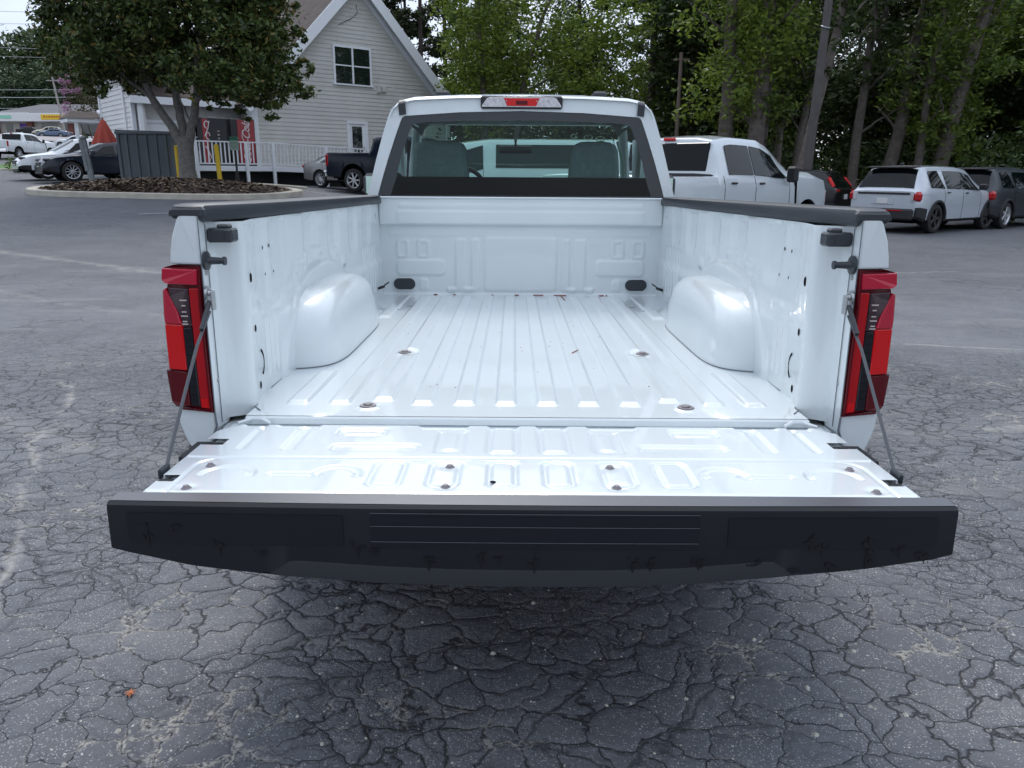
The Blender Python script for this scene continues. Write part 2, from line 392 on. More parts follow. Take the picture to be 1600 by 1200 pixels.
# ax, ay, bx, by, width, strength, wobble
LINES = [(-9.5, 9.5, -2.6, 5.4, .12, .22, .5), (-7.0, 4.2, -1.2, 1.6, .14, .2, .5), (2.9, 5.2, 6.5, 4.4, .04, .6, .25), (-3.5, 3.9, -1.6, -.2, .04, .6, .7),
         (-12, 13, -4, 9, .2, .35, .8), (3.2, 9.6, 7.5, 10.8, .06, .4, .3), (2.2, 2.4, 5.6, 3.0, .14, .4, .5)]
ASPH = asphalt_material()
X = axis_pts(-260, 200, -22, 22, .8); Y = axis_pts(-40, 300, -6, 40, .8)
sheet('parking_lot_asphalt', X, Y, 0, ASPH)
FLOORM = mat('leaf_litter_soil', (.075, .052, .036), .95, noise=.55, nscale=1.5, bump=.6, bscale=14, detail=9)
sheet('forest_floor', axis_pts(-60, 190, -6, 40, 1.), axis_pts(24, 290, 24, 50, 1.), .05, FLOORM,
      keep=lambda x, y: (y > 31-.3*(x-3)) & (x > -3))
sheet('wooded_hill_ground', np.arange(-250, -10, 8.), np.arange(172, 292, 8.), .5, FLOORM)
GRASSM = mat('lawn', (.06, .14, .025), .9, noise=.4, nscale=6, bump=.5, bscale=80)
sheet('grass_verge', np.arange(-45, -29.5, .5), np.arange(45, 57.5, .5), .10, GRASSM, keep=lambda x, y: (x < -30) & (np.abs(y-50-.3*(x+33)) < 4.5))
WHITEL = mat('worn_white_paint', (.30, .31, .32), .8, noise=.3, nscale=9)
CONC = mat('kerb_concrete', (.42, .39, .33), .85, noise=.22, nscale=2.5, bump=.3, bscale=40)
LOTM = mat('far_lot_paving', (.30, .28, .28), .9, noise=.15, nscale=.3)
sheet('strip_mall_lot', np.arange(-125, -62, 4.), np.arange(92, 158, 4.), .12, LOTM)
def ribbon(name, pts, wd, dz, m, kind='structure'):
    mb = MB(); P = [Vector(p) for p in pts]; V = []; F = []; Q = []
    for a, b in zip(P[:-1], P[1:]):
        k = max(1, int((b-a).length/.5))
        for i in range(k): Q.append(a.lerp(b, i/k))
    Q.append(P[-1])
    for i, p in enumerate(Q):
        t = (Q[min(i+1, len(Q)-1)]-Q[max(i-1, 0)]).normalized(); nrm = Vector((-t.y, t.x))
        for s in (-1, 1):
            q = p+nrm*s*wd/2; V.append((q.x, q.y, tz(q.x, q.y)+dz))
    for i in range(len(Q)-1): F.append((2*i, 2*i+1, 2*i+3, 2*i+2)[::-1])
    mb.add(V, F); o = mb.build(name, m); o['kind'] = kind; return o
ribbon('parking_line_marking', [(-9.1, 17.0), (-4.6, 19.2)], .10, .012, WHITEL)
ribbon('parking_bay_marking', [(-7.7, 26.6), (-6.2, 24.6)], .11, .012, WHITEL)
def kerb(name, pts, wd, h, dz=0., closed=False):
    """kerb stone swept along a path, following the slope"""
    mb = MB(); P = [Vector(p) for p in pts]; Q = []
    prs = list(zip(P, P[1:]+P[:1])) if closed else list(zip(P[:-1], P[1:]))
    for a, b in prs:
        k = max(1, int((b-a).length/.4))
        for i in range(k): Q.append(a.lerp(b, i/k))
    if not closed: Q.append(P[-1])
    n = len(Q); V = []; F = []; prof = [(-wd/2, -.1), (-wd/2, h*.75), (-wd/2+.04, h), (wd/2-.02, h), (wd/2, h-.02), (wd/2, -.1)]
    for i, p in enumerate(Q):
        a = Q[(i-1) % n] if closed or i else Q[0]; b = Q[(i+1) % n] if closed or i < n-1 else Q[-1]
        t = (b-a).normalized(); nr = Vector((-t.y, t.x)); z = tz(p.x, p.y)+dz
        for (u, v) in prof: V.append((p.x+nr.x*u, p.y+nr.y*u, z+v))
    k = len(prof)
    for i in range(n if closed else n-1):
        j = (i+1) % n
        for q in range(k-1): F.append((i*k+q, i*k+q+1, j*k+q+1, j*k+q))
    if not closed: F += [tuple(range(k)), tuple((n-1)*k+q for q in range(k))[::-1]]
    mb.add(V, F); o = mb.build(name, CONC, smooth=True, sharp=30); return o
# planted island under the broad tree
IC = Vector((-10.9, 22.9)); isl = []
for i in range(48):
    a = 2*pi*i/48; r = 1/((abs(cos(a))/4.0)**2.6+(abs(sin(a))/2.35)**2.6)**(1/2.6)
    q = Vector((r*cos(a), r*sin(a))); c_, s_ = cos(-.12), sin(-.12)
    isl.append(IC+Vector((q.x*c_-q.y*s_, q.x*s_+q.y*c_)))
o = kerb('island_kerb', isl[::-1], .34, .15, closed=True); o['kind'] = 'structure'
MULCH = mat('bark_mulch', (.040, .020, .014), .95, noise=.7, nscale=14, bump=1., bscale=30, detail=8)
V = [(IC.x, IC.y, tz(IC.x, IC.y)+.36)]; F = []; R_ = 12
for j in range(1, R_+1):
    for p in isl:
        q = IC.lerp(p, j/R_*.97); V.append((q.x, q.y, tz(q.x, q.y)+.11+.25*(1-(j/R_)**2)+random.uniform(-.02, .02)))
for j in range(R_):
    for i in range(48):
        i2 = (i+1) % 48
        if j == 0: F.append((0, 1+i, 1+i2))
        else: a = 1+(j-1)*48; b = 1+j*48; F.append((a+i, b+i, b+i2, a+i2))
o = mesh_np('mulch_bed', V, F, MULCH, smooth=True); o['kind'] = 'structure'
# loose bark chips
V = []; F = []
for i in range(5200):
    a = random.uniform(0, 2*pi); k = sqrt(random.random())*.95; p = IC.lerp(isl[int(a/(2*pi)*48) % 48], k)
    z = tz(IC.x, IC.y)+.12+.25*(1-k*k); z = tz(p.x, p.y)+.125+.25*(1-k*k)
    L_ = random.uniform(.03, .09); W_ = L_*.4; t = random.uniform(0, 6.28); d = Vector((cos(t), sin(t), random.uniform(-.4, .4)))*L_; e = Vector((-sin(t), cos(t), random.uniform(-.4, .4)))*W_
    c = Vector((p.x, p.y, z)); b = len(V); V += [c-d-e, c+d-e, c+d+e, c-d+e]; F.append((b, b+1, b+2, b+3))
m_, n_, l_, b_ = new_mat('bark_chips'); g_ = n_.new('ShaderNodeNewGeometry'); r_ = n_.new('ShaderNodeValToRGB')
r_.color_ramp.elements[0].color = (.02, .010, .008, 1); r_.color_ramp.elements[1].color = (.115, .058, .036, 1); e_ = r_.color_ramp.elements.new(.97); e_.color = (.3, .22, .15, 1); r_.color_ramp.elements[1].position = .93
l_.new(g_.outputs['Random Per Island'], r_.inputs[0]); l_.new(r_.outputs[0], b_.inputs['Base Color']); b_.inputs['Roughness'].default_value = .9
o = mesh_np('bark_chips', V, F, m_); tag(o, 'dark brown bark chips spread over the island under the broad tree', 'mulch', kind='stuff')
o = kerb('verge_kerb', [(-40, 42.6), (-31, 45.2), (-27.5, 44.5), (-22, 37.5)], .3, .14); o['kind'] = 'structure'
o = kerb('wheel_stop', [(-9.55, 27.0), (-7.75, 27.55)], .2, .11); tag(o, 'low concrete wheel stop in front of the white ramp railing', 'wheel stop')
# loose litter on the asphalt near the camera
LEAFB = mat('dry_leaf', (.42, .13, .045), .7, noise=.35, nscale=40)
def dry_leaf(x, y, s, rz, label):
    out_ = [(0, -.6), (.12, -.1), (.45, -.25), (.25, .1), (.62, .45), (.2, .38), (.12, .85), (-.1, .4), (-.5, .5), (-.2, .12), (-.42, -.2), (-.1, -.12)]
    V = [(0, 0, .3)]+[(a, b, .12+.35*abs(a)*(1 if i % 2 else .4)) for i, (a, b) in enumerate(out_)]
    M = Matrix.Rotation(rz, 3, 'Z'); V = [M @ (Vector(v)*s)+Vector((x, y, 0.004)) for v in V]
    F = [(0, i+1, (i+1) % len(out_)+1) for i in range(len(out_))]
    tag(mesh_np('dry_leaf', V, F, LEAFB), label, 'leaf')
dry_leaf(-1.18, -.02, .032, .4, 'curled orange brown dry leaf lying on the cracked asphalt left of the tailgate')
PEB = mat('pebble_stone', (.45, .43, .38), .8, noise=.3, nscale=30)
V = []; F = []
for i in range(420):
    x = random.uniform(-2.6, 2.6); y = random.uniform(-.45, 3.5)
    if random.random() < .6: y = random.uniform(-.45, .6)
    s = random.uniform(.0018, .0055) if random.random() < .9 else random.uniform(.007, .011)
    b = len(V); k = [(1, 0, 0), (.3, .9, 0), (-.8, .6, 0), (-.7, -.7, 0), (.4, -.9, 0), (0, 0, .9)]
    V += [(x+a*s*random.uniform(.7, 1.2), y+c*s*random.uniform(.7, 1.2), .0005+d*s) for a, c, d in k]
    F += [(b+j, b+(j+1) % 5, b+5) for j in range(5)]
tag(mesh_np('loose_grit', V, F, PEB), 'tiny pale stones scattered over the cracked asphalt', 'grit', kind='stuff')

# ------------------------------------------------ the white pickup with its tailgate down
TR = thing('pickup_truck', 'white regular cab pickup with its tailgate lowered, seen from behind into the empty bed', 'pickup truck', (0, 0, .88))
TR.rotation_euler = (radians(-1.1), 0, 0)
# floor
BOLTS = [(-.449, .088), (.449, .088), (-.445, .818), (.445, .818)]
RIDG = [(k+.5)*.1195 for k in range(-6, 6)]
def floor_z(x, y):
    z = np.zeros_like(x)
    for c in RIDG:
        y0 = .145 if abs(abs(c)-.418) < .03 else .105
        if abs(c) > .6: ymask = sstep(.105, .135, y)*(1-sstep(.50, .53, y))+sstep(1.62, 1.65, y)*(1-sstep(2.38, 2.41, y))
        else: ymask = sstep(y0, y0+.03, y)*(1-sstep(2.37, 2.41, y))
        hw = .031
        z += .0085*ymask*(1-sstep(hw-.009, hw+.002, np.abs(x-c)))
    for (bx, by) in BOLTS:
        d = np.hypot(x-bx, y-by); z *= sstep(.045, .06, d); z += .004*(1-sstep(.026, .034, d))
    return z
xs = np.unique(np.r_[np.arange(-.82, .8201, .0042)]); ys = np.unique(np.r_[np.arange(0, .2, .005), np.arange(.2, 2.36, .02), np.arange(2.36, 2.482, .006), [.07, .5, .505, .51, .515, .52, .525, .53]])
xx, yy = np.meshgrid(xs, ys, indexing='ij'); lim = np.where(yy < .10, .765, .765+.055*sstep(.10, .2, yy)); xx2 = xx/.82*lim
xg = xx2; zz = floor_z(xg, yy)
fl = mesh_np('bed_floor', np.c_[xg.ravel(), yy.ravel(), zz.ravel()], grid_faces(len(xs), len(ys)), PAINT, TR, smooth=True)
mb = MB(); mb.box((0, -.006, -.012), (1.53, .0118, .0236), bev=.004); mb.box((0, -.02, -.032), (1.60, .04, .015)); mb.box((0, .1, -.06), (1.66, .2, .05))
mb.build('bed_sill', PAINT, TR)
for (bx, by) in BOLTS:
    b = MB(); b.lathe([(0, .0), (.0085, 0), (.0085, .010), (.006, .013), (.0, .013)], 'z', (bx, by, .004), 20)
    b.lathe([(.0006, .024), (.0035, .022), (.0035, .013)], 'z', (bx, by, .004), 24); b.build('bed_bolt', DSTEEL, TR, smooth=True)
# bed side walls
def side_wall(sg):
    path = [(.834, -.032), (.832, .0), (.829, .040), (.826, .050), (.800, .066), (.780, .078), (.770, .092), (.768, .105), (.771, .125), (.779, .16), (.788, .21), (.796, .28)]
    ypl = list(np.arange(.29, 2.49, .0095))
    px = np.array([p[0] for p in path]+[.797+.008*sstep(.28, 1.0, np.array(q)) for q in ypl], float); py = np.array([p[1] for p in path]+ypl, float)
    zz_ = np.arange(-.02, .5171, .0075); Yg, Zg = np.meshgrid(py, zz_, indexing='ij'); Xg = np.repeat(px[:, None], len(zz_), 1)
    d = np.zeros_like(Yg)     # inward displacement
    g = lambda y0, z0, hy, hz, r, e, a: a*rrect(Yg, Zg, y0, z0, hy, hz, r, e)
    d += .010*(1-sstep(.20, .25, Zg+.02*sstep(1.3, 1.8, Yg)))*sstep(.24, .30, Yg)          # lower half stands inward
    for y0 in (.52, .93, 1.32, 1.72, 2.08): d += g(y0, .42, .085, .095, .05, .07, -.012)   # broad flutes under the rail
    for y0 in (.33,): d += g(y0, .37, .05, .13, .03, .03, -.008)
    d += g(.36, .25, .11, .012, .012, .018, .006)
    for y0 in (.30, .345, .39): d += g(y0, .13, .010, .085, .01, .012, -.006)
    for y0 in (1.93, 2.0, 2.07, 2.14, 2.21, 2.28): d += g(y0, .17, .016, .13, .012, .014, -.008)
    u = (Yg-1.06)/.60; v = Zg/.31; rr = np.sqrt(np.abs(u)**2+np.abs(v)**2)
    d += .012*(1-sstep(1.0, 1.07, rr))*(Yg > .3)
    for (y0, z0, hy, hz) in ((.76, .335, .05, .02), (.86, .35, .03, .025), (1.02, .365, .05, .015), (1.36, .335, .03, .02), (1.5, .28, .04, .02), (.70, .28, .02, .03)):
        d += g(y0, z0, hy, hz, .015, .02, .007)
    d += .004*np.sin(Yg*9+Zg*14)*sstep(.3, .5, Yg)*.5
    top = sstep(.495, .515, Zg); Xg = Xg-d*(1-top)
    V = np.c_[(sg*Xg).ravel(), Yg.ravel(), Zg.ravel()]
    o = mesh_np('bed_side', V, grid_faces(len(py), len(zz_), flip=sg > 0), PAINT, TR, smooth=True, sharp=50)
    # outer skin with wheel opening
    yo = np.arange(.052, 2.56, .03); zo = np.array([.535, .50, .42, .33, .22, .12, .02, -.10, -.22, -.30, -.34]); xo = np.array([.893, .905, .928, .940, .948, .955, .957, .955, .948, .935, .90])
    Yo, Zo = np.meshgrid(yo, zo, indexing='ij'); Xo = np.repeat(xo[None], len(yo), 0)
    rear = 1-sstep(-.035, .06, Yo); Xo = Xo-.022*rear
    lift = 1-sstep(-.03, .25, Yo); Zo = np.where(Zo < -.05, -.05+(Zo+.05)*(1-.75*lift), Zo)
    zarch = np.sqrt(np.maximum(.47**2-(Yo-1.06)**2, 0))-.44; ins = np.abs(Yo-1.06) < .47; Zo = np.where(ins & (Zo < zarch), zarch, Zo)
    mesh_np('outer_panel', np.c_[(sg*Xo).ravel(), Yo.ravel(), Zo.ravel()], grid_faces(len(yo), len(zo), flip=sg < 0), PAINT, o, smooth=True, sharp=50)
    # rear corner panel above and below the lamp, and the narrow return beside it
    b = MB()
    f0 = lambda p: (sg*p[0], -.034+.35*max(0, p[0]-.895)**1.3*2, p[1]); f1 = lambda p: (sg*p[0]*.995, .06, p[1])
    b.prism([(.834, .535), (.834, .408), (.918, .410), (.914, .44), (.905, .48), (.890, .52), (.880, .537)], f0, f1)
    b.prism([(.834, .016), (.8345, -.028), (.845, -.06), (.86, -.082), (.885, -.092), (.912, -.08), (.926, -.05), (.936, -.02), (.940, .02), (.93, .030)], f0, f1)
    b.prism([(.834, .41), (.834, .01), (.90, .01), (.90, .41)], lambda p: (sg*p[0], -.010, p[1]), f1)
    b.build('rear_corner', PAINT, o, bevel=.006)
    b = MB(); b.tube([(sg*.8335, -.0355, z) for z in (.53, .4, .2, .02)], .0016, 6); b.tube([(sg*.8300, .0, .54), (sg*.8300, .0, -.02)], .0012, 6)
    b.tube([(sg*.834, -.036, .016), (sg*.832, -.036, -.02), (sg*.845, -.036, -.055)], .003, 6); b.build_split('panel_seam', SEAM, o)
    # black slots in the wall
    b = MB()
    for (y0, z0, ry, rz_) in ((.158, .355, .010, .014), (.176, .208, .008, .011), (.196, .035, .008, .012), (.335, .425, .005, .006), (.40, .427, .005, .006), (.345, .345, .004, .005), (.43, .345, .004, .005), (2.33, .45, .008, .012)):
        xw = float(np.interp(y0, py, px)); b.lathe([(0, .0001), (.0005, .8), (.001, 1)], 'x', (0, 0, 0), 16)
        nv = 48
        for q in range(len(b.v)-nv, len(b.v)):
            vx, vy, vz = b.v[q]; b.v[q] = (sg*(xw-.0012-vx-(.010 if y0 > .25 and z0 < .3 else 0)), y0+vy*ry, z0+vz*rz_)
    arc = [(sg*(.7815), .205+.05*cos(t), .095+.045*sin(t)) for t in np.linspace(-.9, 1.0, 9)]
    b.tube([(sg*(.7905-.002+(y-.21)*.08), y, z) for (_, y, z) in arc], .005, 8)
    b.build_split('drain_slot', VOID, o)
    # block, striker and cable stud
    b = MB(); b.box((sg*.797, .028, .480), (.066, .05, .036), bev=.005); b.box((sg*.79, .026, .502), (.03, .035, .012), bev=.004); b.box((sg*.775, .012, .480), (.018, .025, .030), bev=.003)
    b.build('bump_stop', BLACKP, o)
    b = MB(); b.lathe([(0, 0), (0, .024), (-.006, .024), (-.009, .012), (-.012, .010), (-.044, .008), (-.046, .011), (-.052, .011), (-.052, 0)] if sg > 0 else [(0, 0), (0, .024), (.006, .024), (.009, .012), (.012, .010), (.044, .008), (.046, .011), (.052, .011), (.052, 0)], 'x', (sg*.832, -.012, .417), 24)
    b.build('striker_pin', BLACKP, o, smooth=True)
    return o, px, py
WALLS = {}
for sg in (-1, 1): WALLS[sg] = side_wall(sg)
# rail caps
for sg in (-1, 1):
    prof = [(.789, .516), (.789, .546), (.794, .555), (.805, .559), (.885, .560), (.902, .557), (.910, .548), (.911, .530), (.902, .530), (.80, .536), (.796, .516)]
    ysr = [-.030, -.024, .0, .3, .8, 1.3, 1.8, 2.2, 2.50, 2.555]; V = []; F = []
    for i, y in enumerate(ysr):
        e = max(0, 1-(y+.03)/.03)
        for (x, z) in prof:
            nt_ = .032*(1-min(1, max(0, (y-.035)/.01))) if x < .83 else 0
            V.append((sg*(x+(nt_ if y < .05 else 0)-e*.004*(x > .85)), y, z-e*.008*(z > .54)))
    k = len(prof)
    for i in range(len(ysr)-1):
        for j in range(k):
            q = (i*k+j, i*k+(j+1) % k, (i+1)*k+(j+1) % k, (i+1)*k+j); F.append(q if sg > 0 else q[::-1])
    F += [tuple(range(k)) if sg < 0 else tuple(range(k))[::-1], tuple((len(ysr)-1)*k+j for j in range(k))]
    mb = MB(); mb.add(V, F); mb.box((sg*.862, -.02, .538), (.085, .03, .030), bev=.008)
    mb.build('rail_cap', BLACKP, TR, smooth=True, sharp=30)
# bulkhead
xs = np.arange(-.822, .8221, .006); zs = np.r_[np.arange(-.005, .36, .006), np.arange(.36, .42, .004), np.arange(.42, .546, .006)]
XX, ZZ = np.meshgrid(xs, zs, indexing='ij'); d = np.zeros_like(XX)
d += .028*sstep(.388, .402, ZZ)*(1-sstep(.80, .815, np.abs(XX))); d += .004*(1-sstep(.470, .482, ZZ))*sstep(.40, .41, ZZ)*rrect(XX, ZZ, 0, .45, .70, .06, .02, .03)
d += .003*rrect(XX, ZZ, 0, .503, .69, .012, .01, .016)
d += .007*rrect(XX, ZZ, 0, .175, .208, .155, .02, .016)
for s in (-1, 1):
    d += .007*rrect(XX, ZZ, s*.262, .17, .022, .15, .015, .014); d += .006*rrect(XX, ZZ, s*.345, .17, .030, .15, .015, .014)
    d += .007*rrect(XX, ZZ, s*.575, .155, .14, .045, .03, .016)
    for c in (.677, .56): d += .005*rring(XX, ZZ, s*c, .262, .036, .052, .018, .016, .010)
    d += .006*rrect(XX, ZZ, s*.56, .055, .025, .035, .02, .012)
    for c in (.40, .30): d += .009*rrect(XX, ZZ, s*c, .028, .026, .012, .008, .012)
d += .004*rrect(XX, ZZ, 0, .355, .75, .02, .015, .02)
d += .030*(1-sstep(-.005, .012, ZZ))**2
bk = mesh_np('front_bulkhead', np.c_[XX.ravel(), (2.482-d).ravel(), ZZ.ravel()], grid_faces(len(xs), len(zs)), PAINT, TR, smooth=True, sharp=60)
mb = MB(); mb.box((0, 2.487, .549), (1.60, .085, .010), bev=.004); mb.box((0, 2.52, .25), (1.7, .03, .58)); mb.build('bulkhead_top', PAINT, bk)
for s in (-1, 1):
    out2 = [(s*.672+.030*(1 if cos(a) > 0 else -1)+.032*cos(a), .060+.032*sin(a)) for a in np.linspace(0, 2*pi, 28, endpoint=False)]
    mb = MB(); mb.prism(out2, lambda p: (p[0], 2.466, p[1]), lambda p: (p[0], 2.49, p[1])); mb.build('rubber_plug', BLACKP, bk, bevel=.004)
    c0 = (s*.672, .060); ring = MB()
    for i in range(28):
        pass
    mb = MB(); pts = [(s*.672+(.030 if cos(a) > 0 else -.030)+.036*cos(a), 2.473, .060+.036*sin(a)) for a in np.linspace(0, 2*pi, 29)]
    mb.tube(pts, .0035, 6, caps=False); mb.build('plug_rim', PAINT, bk, smooth=True)
    mb = MB(); mb.tube([(s*.792, 2.30, .055), (s*.775, 2.29, .062), (s*.765, 2.31, .064)], .008, 8); mb.tube([(s*.775, 2.3, .062), (s*.745, 2.36, .082)], .004, 6); mb.build('tie_down_hook', DARKP, TR)
    mb = MB()
    for (a, b_) in ((.638, 1.88), (.655, 2.375), (.58, 2.0)): mb.box((s*a, b_, .0012), (.035, .012, .0024))
    mb.build_split('floor_slot', SEAM, TR)
# reddish dust and leaf crumbs along the front edge
CRUMB = mat('reddish_debris', (.22, .06, .04), .9, noise=.4, nscale=50); mb = MB()
for (x, s) in ((-.49, .010), (-.38, .008), (-.02, .012), (.105, .030), (.235, .032), (.47, .014), (.20, .006), (.5, .005), (-.16, .006)):
    mb.box((x, 2.445-random.random()*.006, .003), (s*2, .010, .004), (random.uniform(-.2, .2), 0, random.uniform(-.3, .3)))
mb.tube([(.235, 2.42, .003), (.248, 2.25, .002)], .0022, 5); mb.tube([(.18, .80, .0105), (.207, .855, .0105)], .0018, 5)
for i in range(40): mb.box((random.uniform(-.6, .6), random.uniform(.1, 2.4), .0092), (random.uniform(.001, .005), random.uniform(.001, .005), .001), (0, 0, random.random()*3))
tag(mb.build('leaf_debris', CRUMB), 'reddish leaf crumbs and dust along the front edge of the bed floor', 'debris', kind='stuff')
_dob = [o for o in COL.objects if o.name.startswith('leaf_debris')][0]
_dob.matrix_world = Matrix.Translation((0, 0, .88)) @ Matrix.Rotation(radians(-1.1), 4, 'X')
# wheel housings
def wheelhouse(sg):
    nu, nv = 64, 40; V = []; a, h, wx = .535, .252, .172; cy = 1.075
    def sp(c, e): return (1 if c >= 0 else -1)*abs(c)**e
    for i in range(nu+1):
        th = pi*i/nu                      # along the arch: y from front to rear
        for j in range(nv+1):
            ph = (pi/2)*j/nv              # from wall to inner face
            e1 = .44; e2 = .34
            x = sp(sin(ph), e1); rr = sp(cos(ph), e2)
            y = sp(cos(th), .56)*rr; z = sp(sin(th), .56)*rr
            lean = .05*max(0, z)
            V.append((sg*(.815-wx*x*(1-.10*z)), cy+a*y*(1-.10*x), h*z*(1-.03*x)+.001))
    return mesh_np('wheel_housing', V, grid_faces(nu+1, nv+1, flip=sg < 0), PAINT, TR, smooth=True)
for sg in (-1, 1):
    wo = wheelhouse(sg); me = wo.data; co = np.array([v.co for v in me.vertices]).reshape(65, 41, 3)
    mb = MB(); f = [tuple(co[64, j]+np.array([0, -.002, .001])) for j in range(0, 41)]; mb.tube(f, .0016, 5)
    rim = [tuple(co[0, j]+np.array([0, .002, .001])) for j in range(0, 41)]; mb.tube(rim, .0013, 5)
    top = [(sg*(.796), co[i, 3, 1]-.004, co[i, 3, 2]+.003) for i in range(32, 65)]; mb.tube(top, .0020, 5)
    mb.tube([(sg*.787, .30, .0015), (sg*.792, .53, .0015)], .0016, 5); mb.tube([(sg*.768, .085, .0015), (sg*.740, .045, .002), (sg*.70, .035, .001)][:2], .0016, 5)
    mb.tube([(sg*.80, 1.65, .001), (sg*.80, 2.45, .001)], .0016, 5)
    mb.build_split('caulk_line', SEAM, wo)
# tail lamps
LAMP = [(REDD, 0, [(0.912, 0.407), (0.837, 0.406), (0.84, 0.304), (0.836, 0.017), (0.941, 0.027), (0.956, 0.076), (0.954, 0.19), (0.953, 0.276), (0.947, 0.342), (0.936, 0.348), (0.933, 0.358), (0.945, 0.367), (0.94, 0.4)], 'lamp_housing'),
 (REDP, .014, [(0.941, 0.399), (0.846, 0.397), (0.849, 0.357), (0.933, 0.36), (0.946, 0.367)], 'upper_lens'),
 (REDL, .004, [(0.8735, 0.349), (0.849, 0.349), (0.844, 0.025), (0.8705, 0.031)], 'inner_lens'),
 (REDB, .0055, [(0.867, 0.056), (0.85, 0.056), (0.848, 0.032), (0.865, 0.031)], 'reflector'),
 (SMOKEC, .002, [(0.928, 0.35), (0.878, 0.347), (0.876, 0.25), (0.8965, 0.247), (0.902, 0.277), (0.927, 0.327)], 'reverse_lens'),
 (BLKL, .0025, [(0.8975, 0.246), (0.876, 0.248), (0.873, 0.034), (0.897, 0.035), (0.8985, 0.134)], 'smoked_strip'),
 (REDP, .010, [(0.947, 0.342), (0.936, 0.348), (0.909, 0.288), (0.9, 0.259), (0.901, 0.255), (0.952, 0.253), (0.953, 0.276)], 'side_marker_lens'),
 (REDB, .008, [(0.953, 0.2525), (0.899, 0.2545), (0.899, 0.1325), (0.954, 0.1305)], 'stop_lens'),
 (REDD, .012, [(0.966, 0.127), (0.949, 0.129), (0.899, 0.13), (0.899, 0.035), (0.941, 0.031), (0.956, 0.043)], 'lower_lens')]
def lamp(sg):
    root = None
    for (m, pr, poly, nm) in LAMP:
        yf = lambda x: -.034+max(0, x-.910)**1.5*2.6
        mb = MB(); mb.prism(poly, lambda p: (sg*p[0], yf(p[0])-pr*.5+(.007 if root is None and p[0] > .87 else 0), p[1]), lambda p: (sg*(p[0]-.004), .052 if (root is None or p[0] > .92) else yf(p[0])+.004, p[1]))
        if root is None:
            # a raised rim down the inner edge and round the outline
            mb.tube([(sg*.842, -.037, .404), (sg*.845, -.038, .3), (sg*.841, -.038, .02), (sg*.93, -.028, .028)], .004, 6)
        o = mb.build('tail_lamp' if root is None else nm, m, TR if root is None else root, bevel=.003 if nm != 'reflector' else 0)
        if root is None: root = o
    mb = MB()
    for i in range(9): mb.box((sg*.885, -.0385, .235-.021*i), (.018, .001, .0012))
    mb.build_split('lamp_fins', BLKL, root)
    mb = MB()
    for (z_, w_) in ((.318, .018), (.304, .010), (.288, .012), (.277, .018), (.263, .012), (.256, .016)): mb.box((sg*(.889), -.0372, z_), (w_, .001, .0035))
    mb.build_split('reflector_bar', LAMPBAR, root)
for sg in (-1, 1): lamp(sg)
# tailgate
xs = np.arange(-.806, .8061, .0042); ys = np.arange(-.548, -.0299, .0042); XX, YY = np.meshgrid(xs, ys, indexing='ij'); z = np.zeros_like(XX); E_ = .010
ring = lambda cx, cy, hx, hy, r, w_, a: a*rring(XX, YY, cx, cy, hx, hy, r, w_, E_)
pad = lambda cx, cy, hx, hy, r, a, e=E_: a*rrect(XX, YY, cx, cy, hx, hy, r, e)
A = -.0055
for s in (-1, 1):
    z += pad(s*.222, -.056, .064, .026, .012, A); z += pad(s*.194, -.17, .036, .088, .014, A*.9)*(1-rrect(XX, YY, s*.194, -.17, .014, .06, .01, E_)*.6)
    z += ring(s*.064, -.145, .040, .115, .018, .013, A)+pad(s*.064, -.055, .032, .020, .012, A*.8)
    z += pad(s*.43, -.10, .062, .030, .014, A)-pad(s*.43, -.10, .045, .014, .010, A*.5); z += pad(s*.377, -.222, .105, .026, .016, A)
    for c, hx in ((.585, .055), (.70, .030)):
        sl = (YY+.14)*.35*s; z += A*rrect(XX-sl*0, YY, s*c, -.145, hx*.28, .10, .01, E_)+A*.8*rrect(XX, YY, s*(c+.02), -.055, hx, .016, .01, E_)
    z += ring(s*.062, -.395, .034, .078, .022, .010, A); z += ring(s*.192, -.395, .036, .078, .022, .010, A); z += ring(s*.318, -.395, .038, .078, .022, .010, A)
    z += A*(rring(XX, YY, s*.43, -.41, .055, .06, .055, .016, E_)*(YY > -.42)); z += pad(s*.52, -.405, .06, .008, .006, A)
    z += A*(rring(XX, YY, s*.67, -.41, .06, .055, .05, .014, E_)*(YY > -.42))
    for (bx, by) in ((.727, -.354), (.727, -.488), (.182, -.351), (.182, -.472)): z += .0035*np.exp(-((XX-s*bx)**2+(YY-by)**2)/.018**2)*-1
    z += .005*sstep(.775, .790, s*XX)*0
z += A*.8*rring(XX, YY, 0, -.45, .765, .152, .06, .008, .008)          # crease line and border of the lower field
z += -.0035*(1-sstep(-.300, -.290, YY))*sstep(-.306, -.300, YY)
z += -.003*(1-sstep(-.515, -.505, YY))
z -= .012*sstep(-.045, -.030, YY)
keep = np.ones_like(XX, bool)
for s in (-1, 1):
    keep &= ~((s*XX > .752+.3*(-.168-YY)*0) & (YY > -.208) & (YY < -.166)); keep &= ~((s*XX > .772) & (YY > -.452) & (YY < -.418))
    keep &= ~(s*XX > .806-.05*sstep(-.10, -.03, YY))
F = grid_faces(len(xs), len(ys)); kf = keep.ravel(); F = F[kf[F].all(1)]
tgt = thing('tailgate', None, None); tgt.parent = TR
tg = mesh_np('tailgate', np.c_[XX.ravel(), YY.ravel(), (z-.012).ravel()], F, PAINT, TR, smooth=True, sharp=60)
bpy.data.objects.remove(tgt); tg.name = 'tailgate'
mb = MB(); mb.box((0, -.31, -.052), (1.60, .46, .060), m=0, bev=.01)
